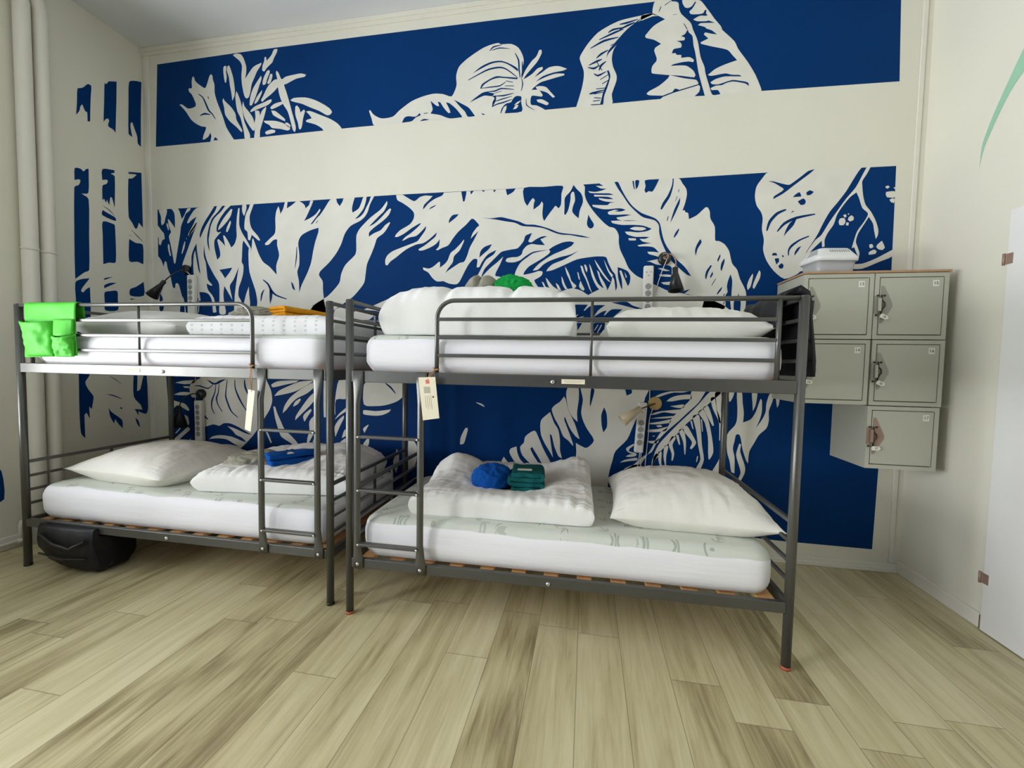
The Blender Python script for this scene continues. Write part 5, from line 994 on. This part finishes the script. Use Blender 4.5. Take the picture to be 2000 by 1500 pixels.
lamp((2.955,-.001,2.016), [(2.985,-.06,2.035), (3.012,-.095,1.985)], (3.010,-.105,1.925), (3.014,-.13,1.780), .018, .050, M['blackplastic'], M['blackplastic'], M['hasp_red'], 'black gooseneck lamp above right upper bunk, shade pointing down', .042, .03, True)
lamp((2.928,-.001,1.031), [(2.895,-.05,1.022), (2.86,-.08,1.012)], (2.815,-.10,.997), (2.701,-.13,.917), .022, .042, M['beige'], M['rose_wood'], M['lock_dark'], 'beige wall lamp on round ochre plate under right upper bunk', .046, .012)
def strip(cx, zt, h, w, tilt, n, label, top, cords, dark=False):
    root = empty('socket_strip', (cx, -.002, zt-h/2)); root.rotation_euler.y = tilt; tag(root, label, 'power strip', GST)
    b = MB(); b.box(-w/2, -.040, -h/2, w/2, 0, h/2); b.build('housing', M['plastic'], root, bevel=.010, seg=3)
    z0 = h/2-.055
    T = Matrix.Rotation(PI/2, 4, 'X')
    p = MB()
    for dx, dz in ((-.014, .010), (.014, .010), (0, -.012)): p.box(dx-.006, -.0415, z0+dz-.003, dx+.006, -.0395, z0+dz+.003)
    if top: p.build('earth_pins', M['socket'], root)
    for i in range(n):
        z = h/2-.055-(.085 if top else 0)-i*.0455
        q = MB(); q.lathe([(.0205,0), (.0205,.0015), (.0185,.0025), (.0165,.0012)], Matrix.Translation((0,-.0395,z)) @ T, 24, mi=0); s = q.build('socket', M['socket'], root)
        k = MB(); k.box(-.009, -.0425, z-.002, -.005, -.041, z+.002); k.box(.005, -.0425, z-.002, .009, -.041, z+.002); k.box(-.0015, -.0425, z+.013, .0015, -.041, z+.017); k.box(-.0015, -.0425, z-.017, .0015, -.041, z-.013); k.build('contact_holes', M['ink'], s)
    for c in cords:
        r = MB(); Mi = (Matrix.Translation((cx,-.002,zt-h/2)) @ Matrix.Rotation(tilt, 4, 'Y')).inverted()
        r.tube([Mi @ p for p in arc(c, 6)], .0028, 6); r.build('cord', M['cable'], root)
strip(-.802, 1.975, .345, .068, .0, 5, 'white socket strip above left upper bunk, under black lamp', False, [[(-.800,-.008,1.64), (-.802,-.006,1.3), (-.815,-.006,.70), (-.818,-.006,.32)], [(-.845,-.03,2.005), (-.765,-.012,1.90), (-.752,-.012,1.70), (-.77,-.012,1.66)]])
strip(-.752, .930, .350, .070, -.02, 6, 'white socket strip under left upper bunk', False, [[(-.755,-.012,.585), (-.72,-.010,.50), (-.66,-.010,.38)], [(-.76,-.012,.585), (-.765,-.010,.45), (-.77,-.010,.32)]])
strip(2.853, 1.967, .325, .066, .0, 4, 'white socket strip above right upper bunk, beside black lamp', True, [[(2.968,-.05,2.010), (2.938,-.02,1.92), (2.905,-.008,1.80), (2.888,-.01,1.77)], [(2.872,-.008,1.64), (2.888,-.006,1.3), (2.892,-.006,1.07), (2.890,-.008,1.04)]])
strip(2.836, 1.037, .350, .060, .058, 4, 'white socket strip under right upper bunk, slightly tilted', True, [[(2.838,-.012,.69), (2.828,-.010,.60), (2.80,-.010,.45)], [(2.846,-.012,.69), (2.846,-.010,.58), (2.84,-.010,.45)], [(2.915,-.012,1.00), (2.895,-.008,.92), (2.89,-.010,.80), (2.878,-.010,.62), (2.872,-.010,.45)]])

# ------------------------------------------------------------------ lockers
def text(parent, body, size, loc, m, name='number', roty=0):
    c = bpy.data.curves.new(name, 'FONT'); c.body = body; c.size = size; c.align_x = 'CENTER'; c.align_y = 'CENTER'; c.extrude = .0003; c.materials.append(m)
    t = bpy.data.objects.new('glyphs', c); COL.objects.link(t); bpy.context.view_layer.update()
    me = bpy.data.meshes.new_from_object(t.evaluated_get(bpy.context.evaluated_depsgraph_get())); bpy.data.objects.remove(t); bpy.data.curves.remove(c)
    if not me.materials: me.materials.append(m)
    o = bpy.data.objects.new(name, me); COL.objects.link(o); o.parent = parent; o.location = loc; o.rotation_euler = (PI/2, roty, 0); return o
KX, KW, KD = 3.6643, .3569, .3454
def locker(x0, z0, h, num, label, mh, keyrot, dx=0, w=KW, dark=False):
    yf = -KD; g = .0025; root = empty('locker', (x0, 0, z0)); tag(root, label, 'locker', 'grey steel lockers on the wall')
    w -= g; h -= g
    b = MB(); t = .0215; b.box(g, yf+.012, g, w, -.003, h); b.box(g, yf, g, g+t, yf+.012, h); b.box(w-t, yf, g, w, yf+.012, h); b.box(g+t, yf, g, w-t, yf+.012, g+t); b.box(g+t, yf, h-t, w-t, yf+.012, h)
    b.build('cabinet_body', M['locker'], root)
    b = MB(); b.box(g+t, yf+.0105, g+t, w-t, yf+.0118, h-t); b.build('door_gap', M['gap'], root)
    b = MB(); b.box(g+t+.005, yf-.001, g+t+.005, w-t-.004, yf+.010, h-t-.004); d = b.build('door', M['locker'], root, bevel=.002)
    st = MB(); sx, sz = w-.062, h-.058; st.box(sx-.0145, yf-.0018, sz-.017, sx+.0145, yf-.001, sz+.017); s = st.build('number_sticker', M['paper'], d); text(s, num, .024, (sx, yf-.0022, sz), M['ink'])
    # diamond hasp plate, staple, lock and key tag
    hz = h*.52; hx = g+t+.005
    p = MB(); p.prism([(hx+.004, hz-.10), (hx+.014, hz-.10), (hx+.060, hz-.012), (hx+.060, hz+.008), (hx+.016, hz+.105), (hx+.004, hz+.105)], yf-.0035, yf-.001); p.build('hasp_plate', mh, d, bevel=.0008)
    p = MB(); p.box(hx-.026, yf-.0045, hz-.045, hx-.004, yf-.0005, hz+.05); p.build('hasp_leaf', mh, root, bevel=.0008)
    p = MB(); p.box(hx-.012, yf-.016, hz-.034, hx+.002, yf-.0048, hz+.038, 0); lk = p.build('hasp_staple', M['locker'] if num != '17' else mh, root, bevel=.002)
    p = MB(); p.tube([(hx+.002, yf-.011, hz+.055), (hx+.004, yf-.012, hz+.025), (hx+.016, yf-.014, hz+.012), (hx+.018, yf-.014, hz-.006), (hx+.006, yf-.013, hz-.026), (hx+.001, yf-.011, hz-.058)], .0042, 8)
    for q in ((-.013, .052), (.02, .052), (-.016, -.055)): p.lathe([(.0055,0), (.0055,.004), (.001,.005)], Matrix.Translation((hx+q[0], yf-.0034, hz+q[1])) @ Matrix.Rotation(PI/2, 4, 'X'), 10)
    p.build('padlock', M['lock_dark'], root)
    k = empty('key_tag'); k.parent = root; k.location = (hx+.018, yf-.016, hz-.066); k.rotation_euler.y = keyrot
    b = MB(); b.prism([(-.020,-.012), (.012,-.012), (.022,.0), (.012,.012), (-.020,.012), (-.024,0)], -.0015, .0015); b.build('tag_card', M['paper'], k, bevel=.0006)
    text(k, num, .017, (-.001, -.0022, 0), M['ink'], 'tag_number')
    return root
Z0, Z1, Z2, Z3 = .7315, 1.0896, 1.4595, 1.828
H1, H2, H3 = M['hasp'], M['hasp'], M['hasp_red']
locker(KX, Z2, Z3-Z2, '13', 'sage grey locker number 13, upper left under the wooden top', H1, .3)
locker(KX+KW, Z2, Z3-Z2, '15', 'sage grey locker number 15, upper right under the wooden top', H1, .45)
locker(KX-.002, Z1, Z2-Z1, '14', 'sage grey locker number 14, behind the bed post below locker 13', H1, .1)
locker(KX+KW+.003, Z1, Z2-Z1, '16', 'sage grey locker number 16, middle of the right column', H2, .40, w=KW-.002)
locker(KX+KW, Z0, Z1-Z0, '17', 'sage grey locker number 17, lowest one with reddish hasp', H3, .0, w=KW-.004)
b = MB(); b.box(KX-.002, -KD-.006, Z3, KX+2*KW+.006, -.003, Z3+.012); tag(b.build('chipboard_panel', M['chip'], bevel=.002), 'thin brown chipboard top lying on the two upper lockers', 'board')
# white slotted box
def vent_box():
    z = Z3+.0122; root = empty('vented_box', (3.835, -.24, z), .12); tag(root, 'white plastic tub with slotted sloping lid standing on the lockers', 'box')
    def rr(hx, hy, zz, r=.03, cx=0, cy=0):
        P = []
        for ax, ay, a0 in ((hx-r, hy-r, 0), (-hx+r, hy-r, PI/2), (-hx+r, -hy+r, PI), (hx-r, -hy+r, 1.5*PI)):
            for q in range(6): P.append((cx+ax+r*math.cos(a0+q*PI/10), cy+ay+r*math.sin(a0+q*PI/10), zz))
        return P
    b = MB(); b.loft([rr(.098,.075,0), rr(.100,.077,.004), rr(.108,.084,.068)]); b.build('tub', M['box_grey'], root)
    b = MB(); b.loft([rr(.112,.088,.066), rr(.117,.093,.068), rr(.118,.094,.086), rr(.112,.090,.094), rr(.086,.058,.142,.025,.012,.014), rr(.080,.052,.148,.022,.012,.014), rr(.06,.04,.149,.02,.012,.014)]); ld = b.build('lid', M['box_white'], root)
    for i in range(9):
        x = -.030+.0125*i; s = MB(); a = Vector((x, -.0735, .1075)); c = Vector((x+.0005, -.0535, .1345)); nrm = Vector((0, -.832, .555))
        w = Vector((.0028,0,0)); s.loft([[a-w-nrm*.002, a+w-nrm*.002, c+w-nrm*.002, c-w-nrm*.002], [a-w+nrm*.0012, a+w+nrm*.0012, c+w+nrm*.0012, c-w+nrm*.0012]], sm=False); s.build('slot', M['socket'], ld)
    s = MB(); P = [Vector(p) for p in ((-.104,-.062,.103), (-.103,.03,.103), (-.082,.025,.138), (-.083,-.028,.138))]; n = (P[1]-P[0]).cross(P[3]-P[0]).normalized(); n = n if n.x < 0 else -n
    s.loft([[p-n*.004 for p in P], [p+n*.0022 for p in P]], sm=False); s.build('window_panel', M['box_grey'], ld)
    p = MB(); p.box(-.02, -.0825, .030, .0, -.0805, .05); 
vent_box()

# ------------------------------------------------------------------ light, camera, colour
def area(name, loc, rot, sx, sy, power, col):
    l = bpy.data.lights.new(name, 'AREA'); l.shape = 'RECTANGLE'; l.size = sx; l.size_y = sy; l.energy = power; l.color = col
    o = bpy.data.objects.new(name, l); COL.objects.link(o); o.location = loc; o.rotation_euler = rot; return o
# daylight: the bright house front across the courtyard, low over the sill
area('courtyard_daylight', (-2.6, -3.2, .85), (0, -PI/2, 0), 2.0, 3.8, 330, (.97, .99, 1.0))
area('window_daylight', (XL-.10, (WIN[1][0]+WIN[1][1])/2, (WZ0+WZ1)/2), (0, -PI/2, 0), WZ1-WZ0, WIN[1][1]-WIN[1][0], 100, (.96, .985, 1.0))  # lamp added in the guessed second window, lifts the floor centre
w = bpy.data.worlds.new('world'); SC.world = w; w.use_nodes = True; w.node_tree.nodes['Background'].inputs[0].default_value = (.80, .90, 1, 1); w.node_tree.nodes['Background'].inputs[1].default_value = .5
cam = bpy.data.cameras.new('camera'); co = bpy.data.objects.new('camera', cam); COL.objects.link(co); SC.camera = co
cam.sensor_width = 36; cam.sensor_fit = 'HORIZONTAL'; cam.lens = 814.09/2000*36; cam.clip_start = .05
yaw, pitch, roll = .1776, -.049, .0184
rt = Vector((math.cos(yaw), math.sin(yaw), 0)); fw = Vector((-math.sin(yaw), math.cos(yaw), 0)); up = Vector((0,0,1))
fw2 = fw*math.cos(pitch)+up*math.sin(pitch); up2 = -fw*math.sin(pitch)+up*math.cos(pitch)
rt3 = rt*math.cos(roll)+up2*math.sin(roll); up3 = -rt*math.sin(roll)+up2*math.cos(roll)
mw = Matrix((rt3, up3, -fw2)).transposed().to_4x4(); mw.translation = (2.4609, -3.006, 1.2883); co.matrix_world = mw
vs = SC.view_settings; vs.view_transform = 'Standard'; vs.look = 'None'; vs.gamma = 1; vs.use_curve_mapping = False; vs.exposure = 0.74
SC.cycles.max_bounces = 8; SC.cycles.diffuse_bounces = 5
